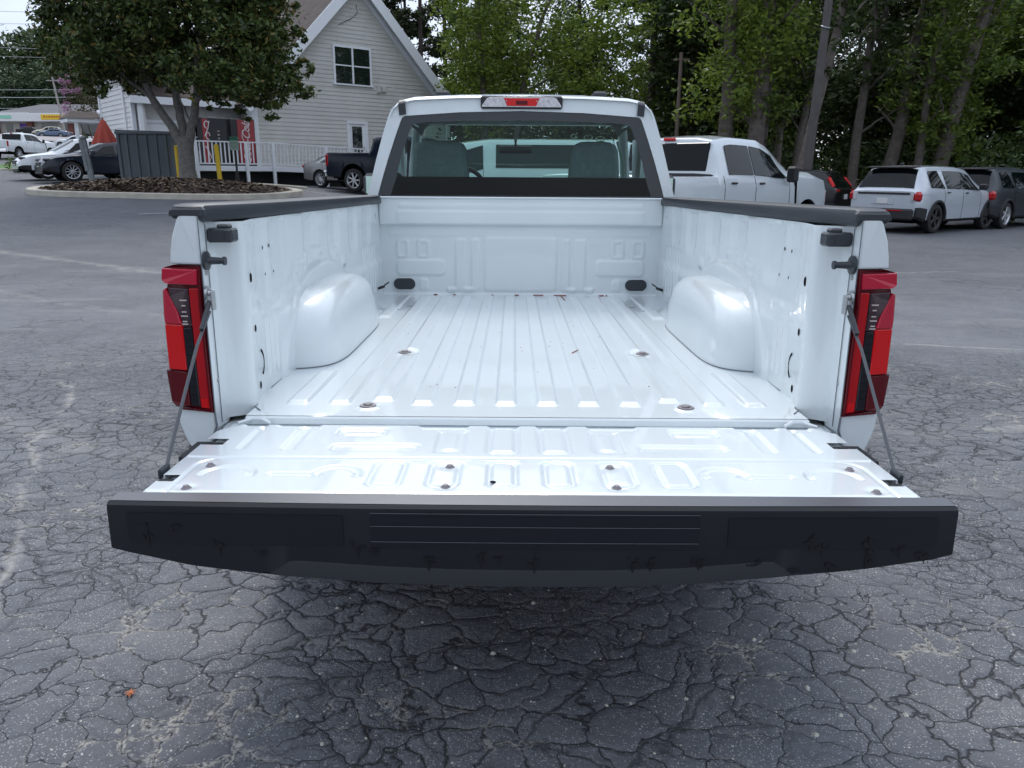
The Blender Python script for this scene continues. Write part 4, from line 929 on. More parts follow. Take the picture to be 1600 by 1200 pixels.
# ------------------------------------------------ generic vehicles
def vehicle(name, label, cat, loc, theta, sp, group=None):
    """body skin lofted through cross-sections; local +Y is the nose, rear at y=0"""
    root = thing(name, label, cat, (loc[0], loc[1], loc[2] if len(loc) > 2 else tz(loc[0], loc[1])), -theta, group)
    L_, W_ = sp['L'], sp['W']; R = sp['R']; Ra = sp.get('arch', R*1.13); zs_ = sp['zs']; K = np.array(sp['prof'], float)   # y, belt, top, roof half width, plan scale
    mats = [sp['paint'], sp.get('clad', DARKP), DARKP, sp['paint']]
    ya = set(np.round(np.arange(0, L_, .06), 3))|set(np.round(K[:, 0], 3))
    for wv in sp['wheels']: ya |= set(np.round(wv+Ra*np.cos(np.linspace(0, pi, 17)), 3))
    ya = np.array(sorted(y for y in ya if 0 <= y <= L_))
    sm = sp.get('sm', .09); OFF = np.array([-1, -.5, 0, .5, 1])*sm
    ip = lambda y, c: float(np.interp(np.clip(y+OFF*min(1, y/.15+.001, (L_-y)/.15+.001), 0, L_), K[:, 0], K[:, c]).mean())
    bed = sp.get('bed')
    def sec(y):
        b, t, rw, s = ip(y, 1), ip(y, 2), ip(y, 3), ip(y, 4); hw = W_/2*s; g = min(1, max(0, (t-b)/.35)); zl = zs_+sp.get('lift', 0)*(float(1-sstep(0, .5, np.array(y)))+float(sstep(L_-.5, L_, np.array(y))))
        zm = -9
        for wv in sp['wheels']:
            if abs(y-wv) < Ra: zm = max(zm, sqrt(Ra*Ra-(y-wv)**2)+R)
        P_ = [(hw*.93, zl), (hw*.985, zl+.06), (hw, zl+(b-zl)*.42), (hw*.995, b-.14), (hw*.955, b)]
        P_ = [(x, min(max(z, zm+.004*i), b-.01*(4-i))) for i, (x, z) in enumerate(P_)]
        e = t-.10*g-.02*(1-g)
        if bed and bed[0] < y < bed[1]:
            P_ += [(hw*.93, b+.01), (hw*.88, b+.01), (hw*.86, b-.05), (hw*.84, b-.3), (hw*.5, b-.42), (0, b-.42)]
        else:
            x4 = hw*.955
            P_ += [(x4+(rw-x4)*.33, b+(e-b)*.33), (x4+(rw-x4)*.66, b+(e-b)*.66), (rw, e), (rw-.05, t-.04*g-.008), (rw*.6, t-.008*g), (0, t)]
        return P_
    V = []; F = []; MI = []
    for y in ya:
        p = sec(y); V += [(-a, y, b) for a, b in p]+[(a, y, b) for a, b in p[:-1][::-1]]
    k = 21
    for i in range(len(ya)-1):
        for j in range(k-1):
            F.append((i*k+j, i*k+j+1, (i+1)*k+j+1, (i+1)*k+j)); jj = min(j, k-2-j); ym = (ya[i]+ya[i+1])/2
            MI.append(1 if jj == 0 or (jj == 1 and sp.get('bclad') and (ym < sp['bclad'][0] or ym > L_-sp['bclad'][1])) else (2 if bed and bed[0] < ym < bed[1] and jj >= 7 else 0))
    F += [tuple(range(k))[::-1], tuple((len(ya)-1)*k+j for j in range(k))]; MI += [0, 0]
    body = mesh_np('body', V, F, mats, root, True, MI, sharp=32)
    def surf(y, u):   # u: 0..10 along the section, right side
        p = sec(y); i = int(min(u, 9.999)); f = u-i; return Vector((p[i][0]*(1-f)+p[i+1][0]*f, y, p[i][1]*(1-f)+p[i+1][1]*f))
    def patch(nm, m, quad, s, off=.014, nu=8, nv=5):
        """quad: ((y,u) x4) bottom-rear, bottom-front, top-front, top-rear"""
        (a, b, c, d_) = quad; V = []
        for i in range(nu+1):
            for j in range(nv+1):
                f, h = i/nu, j/nv; y = (a[0]*(1-f)+b[0]*f)*(1-h)+(d_[0]*(1-f)+c[0]*f)*h; u = (a[1]*(1-f)+b[1]*f)*(1-h)+(d_[1]*(1-f)+c[1]*f)*h
                p = surf(y, u); e1 = surf(y+.01, u)-surf(y-.01, u); e2 = surf(y, u+.05)-surf(y, u-.05); nr = e1.cross(e2)
                nr = nr.normalized() if nr.length > 1e-7 else Vector((1, 0, 0))
                if nr.x*.3+nr.z < -.2 or (nr.x < -.1): nr = -nr
                if nr.z < -.3: nr = -nr
                q = p+nr*off; V.append((s*q.x, q.y, q.z))
        return V, grid_faces(nu+1, nv+1, flip=s < 0)
    for qd in sp.get('side_glass', []):
        for s in (-1, 1):
            V, Fg = patch('w', None, qd, s); mesh_np('side_window', V, Fg, sp.get('glass', GLASSD), body, smooth=True)
    for (nm, m, y0, y1, u0, ins) in sp.get('top_glass', []):
        V = []; nu = 14; nv = 6      # spans both sides of the roof surface between stations y0 (low) and y1 (high)
        for i in range(nu+1):
            for j in range(nv+1):
                h = j/nv; y = y0+(y1-y0)*h; t = -1+2*i/nu; t *= 1-ins*h; u = 10-abs(t)*(10-u0)
                p = surf(y, u); e1 = surf(y+.01, u)-surf(y-.01, u); nr = Vector((0, -e1.z, e1.y)); nr = nr.normalized() if nr.length > 0 else Vector((0, 0, 1))
                if nr.z < 0: nr = -nr
                q = p+nr*.016; V.append(((1 if t >= 0 else -1)*q.x, q.y, q.z))
        mesh_np(nm, V, grid_faces(nu+1, nv+1), m, body, smooth=True)
    for (y, u) in sp.get('handles', []):
        for s in (-1, 1):
            p = surf(y, u); mb = MB(); mb.box((s*(p.x+.015), p.y, p.z), (.03, .17, .032), bev=.01); mb.build('door_handle', sp.get('hmat', DARKP), body)
    mb = MB()
    for yy_ in sp.get('seams', []):
        for s in (-1, 1): mb.tube([(s*(surf(yy_, u).x+.001), yy_, surf(yy_, u).z) for u in np.linspace(1, 4.1, 9)], .005, 4)
    if mb.v: mb.build('door_gap', VOID, body)
    for (y, z, wx, hh) in sp.get('mirrors', []):
        for s in (-1, 1):
            mb = MB(); mb.box((s*(W_/2+wx/2-.02), y, z), (wx, .12, hh), (0, 0, -s*.15), bev=.035); mb.build('door_mirror', sp.get('mmat', DARKP), body)
    for it in sp.get('boxes', []):
        nm, m, c, dm = it[:4]; mir = len(it) > 4 and it[4]; rot = it[5] if len(it) > 5 else (0, 0, 0)
        for s in ((-1, 1) if mir else (1,)):
            mb = MB(); mb.box((s*c[0], c[1], c[2]), dm, (rot[0], s*rot[1], s*rot[2]), bev=min(dm)*.3); mb.build(nm, m, body)
    if sp.get('archtrim'):
        mb = MB()
        for wv in sp['wheels']:
            for s in (-1, 1):
                pts = []
                for a in np.linspace(-.1, pi+.1, 18):
                    y = wv+(Ra+.02)*cos(a); z = R+(Ra+.02)*sin(a); yq = min(max(y, 0), L_); hw = W_/2*ip(yq, 4)*.985; pts.append((s*(hw), y, z))
                mb.tube(pts, .045, 6)
        mb.build_split('arch_trim', sp.get('clad', DARKP), body, smooth=True)
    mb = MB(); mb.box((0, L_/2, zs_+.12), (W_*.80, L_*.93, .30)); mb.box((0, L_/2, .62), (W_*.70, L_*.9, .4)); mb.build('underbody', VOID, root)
    for wv in sp['wheels']:
        for s in (-1, 1): add_wheel(root, s*(W_/2-.135), wv, R, R, sp.get('rimstyle', 'five'), sp.get('rim', ALLOY), .23)
    return root
def paint(name, c, m=.0, r=.3): return mat(name, c, r, metal=m, coat=1)
P_SILV = paint('silver_white_paint', (.52, .57, .60), .1); P_WHITE2 = paint('fleet_white_paint', (.66, .69, .71)); P_DARK = mat('dark_blue_black_paint', (.010, .015, .026), .25, spec=.5); P_GREY = mat('dark_grey_paint', (.022, .027, .034), .3, spec=.5)
P_BLUE = mat('navy_paint', (.004, .009, .022), .25, spec=.45); P_TAUPE = paint('taupe_grey_paint', (.20, .20, .20), .3); P_BLACK = mat('black_paint', (.008, .008, .010), .25, spec=.35); P_BEIGE = paint('beige_paint', (.50, .46, .36)); P_CBLUE = paint('blue_paint', (.06, .10, .18)); P_WSUV = paint('cool_white_paint', (.47, .51, .56), .2)
PLATE = mat('plate_white', (.6, .6, .6), .5)
# crew cab pickup on the right
def crewcab(paint_, L_=6.2, W_=2.03):
    return dict(L=L_, W=W_, R=.43, arch=.60, sm=.02, zs=.52, lift=.05, paint=paint_, bed=(.06, 1.98), glass=GLASSD,
      prof=[(0, 1.40, 1.44, .88, .955), (.04, 1.42, 1.46, .9, .975), (1.99, 1.42, 1.46, .9, 1), (2.03, 1.42, 1.80, .82, 1), (2.10, 1.42, 2.02, .78, 1), (2.6, 1.42, 2.075, .76, 1), (3.6, 1.41, 2.065, .75, 1), (3.95, 1.39, 1.97, .76, 1), (4.64, 1.40, 1.56, .84, 1), (4.75, 1.42, 1.55, .86, 1), (5.5, 1.42, 1.53, .86, 1), (5.95, 1.36, 1.46, .84, .985), (6.13, 1.22, 1.34, .78, .93), (6.2, 1.0, 1.1, .74, .90)],
      wheels=(1.25, 5.20), side_glass=[((2.34, 4.2), (3.15, 4.2), (3.15, 6.7), (2.38, 6.7)), ((3.19, 4.2), (4.38, 4.02), (3.95, 6.4), (3.20, 6.7))],
      top_glass=[('windshield', GLASST, 4.60, 3.98, 7.6, .02)],
      handles=[(2.45, 3.35), (3.38, 3.35)], seams=(2.16, 3.17, 4.42), mirrors=[(4.30, 1.47, .20, .27)], rimstyle='seven',
      boxes=[('rear_window', GLASSD, (0, 2.035, 1.72), (1.50, .05, .44), False, (-.13, 0, 0)), ('high_brake_lamp', REDB, (0, 2.075, 2.00), (.22, .03, .045), False), ('tail_lamp', REDL, (.955, .06, 1.16), (.10, .14, .44), True),
             ('rear_bumper', CHROME, (0, -.10, .66), (1.9, .16, .24), False), ('tailgate', paint_, (0, -.005, 1.14), (1.56, .04, .50), False), ('front_bumper', CHROME, (0, 6.2, .68), (1.9, .2, .30), False), ('grille', DARKP, (0, 6.21, 1.0), (1.3, .06, .34), False), ('headlight', CLEARL, (.80, 6.12, 1.06), (.26, .2, .34), True),
             ('fender_vent', VOID, (1.008, 4.66, 1.14), (.03, .07, .44), True, (.12, 0, 0)), ('running_board', DARKP, (.98, 3.3, .50), (.12, 2.3, .07), True)])
SUV = lambda p, L_=5.02, W_=2.0: dict(L=L_, W=W_, R=.385, zs=.30, lift=.10, paint=p, archtrim=True, bclad=(.45, .45),
      prof=[(0, 1.06, 1.10, .84, .90), (.05, 1.09, 1.15, .83, .945), (.22, 1.12, 1.45, .76, .975), (.40, 1.13, 1.72, .70, .99), (.62, 1.13, 1.76, .69, 1), (1.4, 1.12, 1.775, .69, 1), (2.4, 1.10, 1.765, .69, 1), (2.95, 1.08, 1.70, .69, 1), (3.80, 1.06, 1.16, .84, 1), (4.1, 1.04, 1.12, .84, 1), (4.72, .97, 1.03, .80, .97), (4.95, .84, .90, .70, .89), (5.02, .70, .74, .66, .84)],
      wheels=(1.02, 4.05), side_glass=[((.66, 4.3), (1.38, 4.2), (1.20, 6.7), (.70, 6.7)), ((1.50, 4.2), (2.36, 4.2), (2.34, 6.7), (1.50, 6.7)), ((2.375, 4.2), (3.42, 4.2), (2.92, 6.5), (2.355, 6.7))],
      top_glass=[('rear_window', GLASSD, .07, .385, 7.9, .04), ('windshield', GLASST, 3.72, 3.0, 7.7, .02)], handles=[(1.55, 3.6), (2.58, 3.6)], seams=(1.34, 2.37, 3.42), mirrors=[(3.25, 1.20, .22, .17)],
      boxes=[('tail_lamp', REDL, (.85, .105, .955), (.30, .24, .27), True, (0, 0, -.40)), ('lamp_insert', CLEARL, (.80, -.022, .945), (.09, .02, .18), True, (0, 0, -.40)), ('tailgate_trim', DARKP, (0, -.012, 1.035), (1.45, .03, .055), False), ('rear_spoiler', DARKP, (0, .33, 1.715), (1.34, .24, .035), False, (.1, 0, 0)), ('rear_bumper', DARKP, (0, -.015, .50), (1.75, .16, .30), False), ('bumper_reflector', REDL, (0, -.10, .60), (1.2, .012, .03), False),
             ('roof_antenna', DARKP, (0, .75, 1.80), (.05, .14, .05), False), ('rear_wiper', DARKP, (-.2, .10, 1.22), (.5, .03, .03), False), ('license_plate', PLATE, (0, -.022, .84), (.30, .012, .14), False), ('front_bumper', DARKP, (0, 4.98, .45), (1.6, .12, .25), False), ('headlight', CLEARL, (.70, 4.86, .85), (.25, .22, .12), True, (0, 0, .3)), ('grille', DARKP, (0, 5.01, .70), (1.0, .06, .22), False), ('tailgate_recess', p, (0, -.008, .84), (.62, .02, .18), False)])
SEDAN = lambda p, H=1.47, L_=4.9, W_=1.86: dict(L=L_, W=W_, R=.345, zs=.25, lift=.06, paint=p, bclad=None,
      prof=[(0, .92, .97, .70, .86), (.08, .98, 1.05, .76, .93), (.5, .99, 1.10, .74, .98), (1.0, .99, H-.14, .62, 1), (1.6, .98, H-.02, .58, 1), (2.2, .96, H, .57, 1), (2.7, .95, H-.05, .58, 1), (3.55, .92, 1.0, .74, 1), (3.8, .90, .97, .75, 1), (4.4, .82, .88, .72, .97), (4.75, .66, .74, .64, .90), (4.9, .52, .56, .58, .80)],
      wheels=(.98, 3.92), side_glass=[((.95, 4.3), (2.0, 4.2), (2.0, 6.7), (1.25, 6.5)), ((2.08, 4.2), (3.15, 4.2), (2.65, 6.5), (2.08, 6.7))], top_glass=[('windshield', GLASST, 3.48, 2.74, 7.5, .03), ('rear_window', GLASSD, .62, 1.2, 7.6, .05)],
      handles=[(1.35, 3.5), (2.35, 3.5)], hmat=p, seams=(1.15, 2.04, 3.25), mirrors=[(3.05, 1.03, .20, .13)], mmat=p, rimstyle='ten',
      boxes=[('headlight', CLEARL, (.70, 4.62, .70), (.24, .30, .09), True, (0, 0, .45)), ('grille', DARKP, (0, 4.86, .48), (1.0, .10, .18), False), ('lower_grille', DARKP, (0, 4.84, .32), (1.3, .10, .10), False), ('tail_lamp', REDL, (.72, .06, .86), (.30, .12, .12), True, (0, 0, -.3)), ('side_marker', mat('amber_lens', (.7, .18, .02), .3), (.885, 4.45, .66), (.03, .12, .04), True), ('license_plate', PLATE, (0, -.01, .80), (.30, .02, .15), False)])
CUV = lambda p, H=1.70: {**SUV(p, 4.75, 1.88), 'archtrim': False, 'rimstyle': 'ten', 'mmat': p,
      'prof': [(0, 1.0, 1.04, .80, .90), (.05, 1.04, 1.10, .80, .945), (.25, 1.08, 1.40, .70, .98), (.45, 1.08, H-.09, .64, .99), (.9, 1.07, H-.02, .63, 1), (1.8, 1.05, H, .63, 1), (2.5, 1.02, H-.05, .62, 1), (3.45, .98, 1.10, .78, 1), (3.7, .97, 1.05, .78, 1), (4.3, .90, .96, .74, .97), (4.62, .76, .83, .66, .90), (4.75, .60, .64, .6, .80)],
      'wheels': (.92, 3.75), 'side_glass': [((.55, 4.3), (1.15, 4.2), (1.1, 6.7), (.70, 6.6)), ((1.22, 4.2), (2.05, 4.2), (2.02, 6.7), (1.22, 6.7)), ((2.13, 4.2), (3.15, 4.2), (2.52, 6.5), (2.12, 6.7))],
      'top_glass': [('rear_window', GLASSD, .07, .42, 7.9, .04), ('windshield', GLASST, 3.38, 2.55, 7.7, .02)], 'handles': [(1.4, 3.5), (2.35, 3.5)], 'seams': (1.18, 2.09, 3.2), 'mirrors': [(2.98, 1.13, .22, .16)],
      'boxes': [('headlight', BLKL, (.66, 4.52, .82), (.30, .26, .09), True, (0, 0, .45)), ('grille', DARKP, (0, 4.72, .62), (.8, .08, .22), False), ('chrome_trim', CHROME, (0, 4.76, .56), (.5, .04, .03), False), ('fog_light', DARKP, (.70, 4.60, .48), (.16, .14, .14), True, (0, 0, .4)), ('front_bumper', DARKP, (0, 4.72, .33), (1.3, .10, .10), False), ('tail_lamp', REDL, (.76, .08, 1.0), (.16, .14, .30), True), ('license_plate', PLATE, (0, -.01, .85), (.30, .02, .15), False)]}
VAN = lambda p: dict(L=5.5, W=2.05, R=.35, zs=.32, lift=.05, paint=p, glass=GLASST,
      prof=[(0, 1.42, 2.02, .84, .97), (.04, 1.42, 2.08, .84, 1), (.3, 1.42, 2.13, .83, 1), (3.3, 1.42, 2.13, .82, 1), (4.1, 1.25, 2.03, .80, 1), (4.85, 1.05, 1.30, .82, 1), (5.0, 1.02, 1.18, .82, .98), (5.3, .95, 1.05, .76, .93), (5.5, .75, .80, .7, .85)],
      wheels=(1.1, 4.55), side_glass=[((1.35, 4.25), (3.12, 4.25), (3.12, 6.75), (1.15, 6.75)), ((3.40, 4.2), (4.35, 4.0), (3.95, 6.4), (3.42, 6.75))], top_glass=[('windshield', GLASST, 4.78, 4.12, 7.7, .02)],
      seams=(3.4, 4.6), mirrors=[(4.45, 1.25, .2, .28)], rimstyle='steel', boxes=[('tail_lamp', REDL, (.96, .05, 1.15), (.08, .12, .5), True), ('headlight', CLEARL, (.78, 5.28, .88), (.25, .3, .2), True), ('front_bumper', DARKP, (0, 5.45, .45), (1.6, .14, .2), False), ('grille', DARKP, (0, 5.5, .72), (.9, .06, .18), False), ('rear_bumper', DARKP, (0, -.03, .5), (1.9, .1, .16), False)])
def at_point(px_pt, local, th):   # world origin so that the local point (x,y) lands on px_pt
    c, s = cos(th), sin(th); x, y = local
    return (px_pt[0]-(x*c+y*s), px_pt[1]-(-x*s+y*c))
th = radians(44); vehicle('crew_cab_pickup', 'silver white crew cab pickup with black towing mirrors parked at an angle on the right', 'pickup truck', (*at_point((3.15, 10.3), (.98, 2.05), th), .05), th, crewcab(P_SILV))
th = radians(54); vehicle('suv', 'white and silver three row SUV with black wheels, its rear and right side showing', 'SUV', at_point((11.25, 19.2), (.9, 1.02), th), th, {**SUV(P_WSUV), 'rim': mat('black_rim', (.02, .02, .02), .35)})
vehicle('suv', 'dark grey SUV with bright alloy wheels at the right edge, behind the white SUV', 'SUV', at_point((14.5, 21.4), (.9, 1.02), th), th, SUV(P_GREY))
th = radians(-50); vehicle('compact_suv', 'black compact SUV with tall red tail lamps parked just left of the white SUV', 'SUV', at_point((10.2, 22.5), (0, 0), th), th, {**CUV(P_BLACK, 1.66), 'boxes': [('tail_lamp', REDB, (.735, .215, 1.27), (.07, .10, .36), True, (-.62, -.2, 0)), ('lower_tail_lamp', REDL, (.66, .02, 1.02), (.30, .06, .08), True), ('license_plate', PLATE, (0, -.02, .84), (.30, .02, .15), False), ('rear_bumper', DARKP, (0, -.02, .45), (1.6, .1, .2), False)]})
th = radians(-88); vehicle('passenger_van', 'white van with a long side window standing side-on ahead, seen through the cab glass', 'van', at_point((2.7, 17.0), (0, 0), th), th, VAN(P_WHITE2))
th = radians(-131); vehicle('sedan', 'dark blue black hatchback parked nose-out behind the tilted grey post', 'car', at_point((-17.4, 29.0), (-.80, 3.92), th), th, {**CUV(P_DARK, 1.56), 'wheels': (.92, 3.75), 'rimstyle': 'ten'})
vehicle('crossover_suv', 'white crossover parked nose-out on the far side of the dark hatchback', 'SUV', at_point((-19.3, 30.9), (-.8, 3.75), th), th, CUV(P_WHITE2, 1.69))
th = radians(114); vehicle('navy_pickup', 'navy blue pickup mostly hidden by the cab of the white pickup, left of it', 'pickup truck', at_point((-6.15, 28.4), (.95, 1.25), th), th, {**crewcab(P_BLUE), 'boxes': crewcab(P_BLUE)['boxes']})
th = radians(118); vehicle('grey_sedan', 'taupe grey sedan by the ramp railing, half hidden behind the navy pickup', 'car', at_point((-8.05, 31.2), (.80, .98), th), th, SEDAN(P_TAUPE, 1.45))
th = radians(2); vehicle('far_pickup', 'white crew cab pickup on the road at the left edge of the photo', 'pickup truck', at_point((-38.6, 60.5), (.95, 1.25), th), th, crewcab(P_WHITE2))

# ------------------------------------------------ house with the ramp
SIDING = mat('grey_siding', (.56, .55, .52), .75, noise=.08, nscale=1.2); SIDEL = mat('pale_siding', (.66, .66, .65), .75, noise=.06, nscale=1.2); TRIM = mat('white_trim', (.78, .80, .83), .55)
def shingle_mat(name, c):
    m, n, l, b = new_mat(name); t = n.new('ShaderNodeTexCoord'); k = n.new('ShaderNodeTexBrick'); k.inputs['Scale'].default_value = 1
    k.inputs['Brick Width'].default_value = .32; k.inputs['Row Height'].default_value = .14; k.inputs['Mortar Size'].default_value = .008
    k.inputs['Color1'].default_value = (*[q*1.25 for q in c], 1); k.inputs['Color2'].default_value = (*[q*.8 for q in c], 1); k.inputs['Mortar'].default_value = (*[q*.35 for q in c], 1)
    x = n.new('ShaderNodeTexNoise'); x.inputs['Scale'].default_value = 3; mx_ = n.new('ShaderNodeMix'); mx_.data_type = 'RGBA'; mx_.blend_type = 'MULTIPLY'; mx_.inputs[0].default_value = .5
    mp_ = n.new('ShaderNodeMapping'); mp_.inputs['Rotation'].default_value = (0, 0, 0); cb = n.new('ShaderNodeCombineXYZ'); sp_ = n.new('ShaderNodeSeparateXYZ')
    l.new(t.outputs['Object'], sp_.inputs[0]); ad_ = n.new('ShaderNodeMath'); ad_.operation = 'ADD'; l.new(sp_.outputs[0], ad_.inputs[0]); l.new(sp_.outputs[1], ad_.inputs[1]); l.new(ad_.outputs[0], cb.inputs[0]); l.new(sp_.outputs[2], cb.inputs[1])
    l.new(cb.outputs[0], k.inputs['Vector']); l.new(t.outputs['Object'], x.inputs['Vector']); l.new(k.outputs['Color'], mx_.inputs['A']); l.new(x.outputs[0], mx_.inputs['B']); l.new(mx_.outputs['Result'], b.inputs['Base Color']); b.inputs['Roughness'].default_value = .9
    return m
ROOFM = shingle_mat('brown_shingles', (.085, .062, .055)); WINB = mat('dark_window_glass', (.010, .016, .018), .03, coat=1, spec=.8)
HA = radians(40); HO = (-11.668, 34.20); HSC = 1.13; HZ = -.198
HS = thing('house', 'grey clapboard house with steep gable, white trim and brown shingle roof', 'house', (HO[0], HO[1], HZ), HA); HS.scale = (HSC,)*3
# local x = along the wall to the right, -y = outward, z = height
def clap(mb, x0f, x1f, z0, z1, y, row=.165, lip=.022, m=0, axis=0):
    z = z0
    while z < z1-.01:
        ze = min(z+row, z1); a0, a1 = x0f(z), x1f(z); b0, b1 = x0f(ze), x1f(ze)
        if a1-a0 > .02:
            if axis == 0: V = [(a0, y-lip, z), (a1, y-lip, z), (b1, y-.004, ze), (b0, y-.004, ze), (a0, y, z), (a1, y, z)]
            else: V = [(y+axis*lip, a0, z), (y+axis*lip, a1, z), (y+axis*.004, b1, ze), (y+axis*.004, b0, ze), (y, a0, z), (y, a1, z)]
            mb.add(V, [(0, 1, 2, 3), (4, 5, 1, 0)], m)
        z = ze
AP = (4.75, 9.05); SL = 1.03
mb = MB(); xl = lambda z: max(0.0, AP[0]-(AP[1]-z)/SL); xr_ = lambda z: min(9.4, AP[0]+(AP[1]-z)/SL)
clap(mb, xl, xr_, .3, 9.0, 0)
clap(mb, lambda z: 0, lambda z: 12, .3, 4.3, 9.4, axis=1)
mb.add([(0, .02, .2), (9.4, .02, .2), (9.4, .02, 4.2), (4.75, .02, 9.0), (0, .02, 4.2), (0, 12, .2), (0, 12, 4.2), (9.4, 12, .2), (9.4, 12, 4.2)], [(0, 1, 2, 3, 4), (0, 4, 6, 5), (1, 7, 8, 2)])
WALL = mb.build('gable_wall', SIDING, HS)
mb = MB()
for sg in (-1, 1):
    d = Vector((sg, 0, -SL)).normalized(); up = Vector((sg*SL, 0, 1)).normalized(); a = Vector((AP[0], -.42, AP[1]+.16)); b = a+d*7.35
    V = [a, b, b+Vector((0, 13, 0)), a+Vector((0, 13, 0))]; V = V+[v+up*.12 for v in V]; f = [(0, 1, 2, 3), (7, 6, 5, 4), (0, 4, 5, 1), (1, 5, 6, 2), (2, 6, 7, 3)]
    mb.add(V, f if sg > 0 else [q[::-1] for q in f])
mb.build('roof', ROOFM, HS)
mb = MB(); SOF = MB()
for sg in (-1, 1):
    d = Vector((sg, 0, -SL)).normalized(); up = Vector((sg*SL, 0, 1)).normalized(); a = Vector((AP[0], 0, AP[1]+.02)); L7 = 7.35
    def board(y0, y1, u0, u1, mbx, m=0):
        V = [a+Vector((0, y, 0))+d*t+up*u for t in (0, L7) for y in (y0, y1) for u in (u0, u1)]
        f = [(0, 1, 3, 2), (4, 6, 7, 5), (0, 4, 5, 1), (2, 3, 7, 6), (1, 5, 7, 3), (0, 2, 6, 4)]; mbx.add(V, f if sg < 0 else [q[::-1] for q in f], m)
    board(-.47, -.425, -.13, .27, mb); board(-.425, -.03, -.02, .05, SOF); board(-.06, -.028, -.20, -.02, mb)
mb.box((.02, -.04, 2.2), (.26, .10, 4.2)); mb.box((-.12, .10, 2.2), (.10, .28, 4.2)); mb.box((9.35, -.03, 2.2), (.18, .08, 4.2))
mb.build('fascia_board', TRIM, HS); SOF.build('soffit', mat('soffit_grey', (.45, .47, .50), .7), HS)
def house_window(cx, z0, z1, wd, y, parent, cols=2, mid=True, nm='window', tr=.085):
    mb = MB(); zc = (z0+z1)/2; h = z1-z0
    mb.box((cx-wd/2+tr/2, y-.035, zc), (tr, .07, h)); mb.box((cx+wd/2-tr/2, y-.035, zc), (tr, .07, h)); mb.box((cx, y-.0375, z1-tr/2), (wd-2*tr, .075, tr)); mb.box((cx, y-.05, z0+.03), (wd+.08, .10, .06))
    if cols == 2: mb.box((cx, y-.035, zc), (tr*.9, .068, h-2*tr))
    if mid:
        for s in ((-1, 1) if cols == 2 else (0,)): mb.box((cx+s*wd/4, y-.03, zc), (wd/cols-tr*1.4, .05, .05))
    f = mb.build(nm, TRIM, parent); mb = MB(); mb.box((cx, y-.029, zc), (wd-.1, .012, h-.1)); mb.build('pane', WINB, f); return f
house_window(4.47, 5.02, 6.58, 1.80, 0, HS)
mb = MB(); mb.box((5.68, -.06, 4.98), (.13, .12, .32), bev=.01); mb.box((5.95, -.06, 4.98), (.22, .10, .22), bev=.01); mb.tube([(5.68, -.03, 5.14), (5.62, -.03, 5.30), (5.5, -.03, 5.32)], .012, 6); mb.tube([(5.88, -.04, 4.87), (5.86, -.04, 4.78)], .01, 6); mb.build('utility_box', mat('box_grey', (.55, .55, .53), .5), HS)
mb = MB(); mb.tube([(4.75, -.05, 8.2), (4.8, -.05, 7.9), (4.5, -.05, 7.65), (3.9, -.06, 7.35)], .012, 5); mb.build('cable', DARKP, HS)
# door at the head of the ramp
mb = MB(); mb.box((4.12, -.04, 2.55), (.12, .08, 1.95)); mb.box((5.0, -.04, 2.55), (.12, .08, 1.95)); mb.box((4.56, -.045, 3.54), (1.0, .09, .10)); mb.box((4.56, -.02, 2.5), (.76, .03, 1.98)); do = mb.build('door', TRIM, HS)
mb = MB(); mb.box((4.54, -.05, 2.75), (.46, .02, 1.25)); mb.build('pane', WINB, do); mb = MB(); mb.box((4.86, -.06, 2.5), (.03, .05, .10)); mb.build('handle', STEEL, do)
# set-back wing with porch roof
mb = MB(); clap(mb, lambda z: -4.05, lambda z: -.05, .8, 3.95, 1.3); mb.add([(-4.1, 1.32, .8), (0, 1.32, .8), (0, 1.32, 4), (-4.1, 1.32, 4)], [(0, 1, 2, 3)])
WG = mb.build('wing_wall', SIDEL, HS)
mb = MB(); V = [(-4.3, .75, 4.08), (.05, .75, 4.08), (.05, 5.5, 6.4), (-4.3, 5.5, 6.4)]; V += [(x, y, z+.10) for x, y, z in V]; mb.add(V, [(0, 3, 2, 1), (4, 5, 6, 7), (0, 1, 5, 4), (1, 2, 6, 5), (3, 0, 4, 7)]); mb.build('wing_roof', ROOFM, HS)
mb = MB(); mb.box((-2.12, .72, 4.02), (4.36, .06, .26)); mb.box((-2.12, .98, 3.92), (4.3, .46, .03)); mb.box((-4.12, 1.2, 2.4), (.14, .14, 3.2)); mb.build('wing_fascia', TRIM, HS)
house_window(-1.55, 2.2, 3.35, .85, 1.3, HS, cols=1); house_window(-.55, 2.0, 3.55, .50, 1.3, HS, cols=1, mid=False); house_window(-.95-.25, 2.0, 3.6, .42, 1.3, HS, cols=1, mid=False)
mb = MB(); mb.box((-3.2, 1.24, 2.55), (1.2, .08, 1.55)); mb.box((-3.2, 1.20, 3.3), (1.3, .10, .10)); mb.build('panel_door', TRIM, HS)
mb = MB(); mb.box((-2.25, 1.22, 2.9), (.12, .10, 2.0)); mb.box((-2.25, 1.18, 2.6), (.20, .16, .5), bev=.02); mb.build('meter_box', mat('meter_grey', (.32, .33, .33), .5), HS)
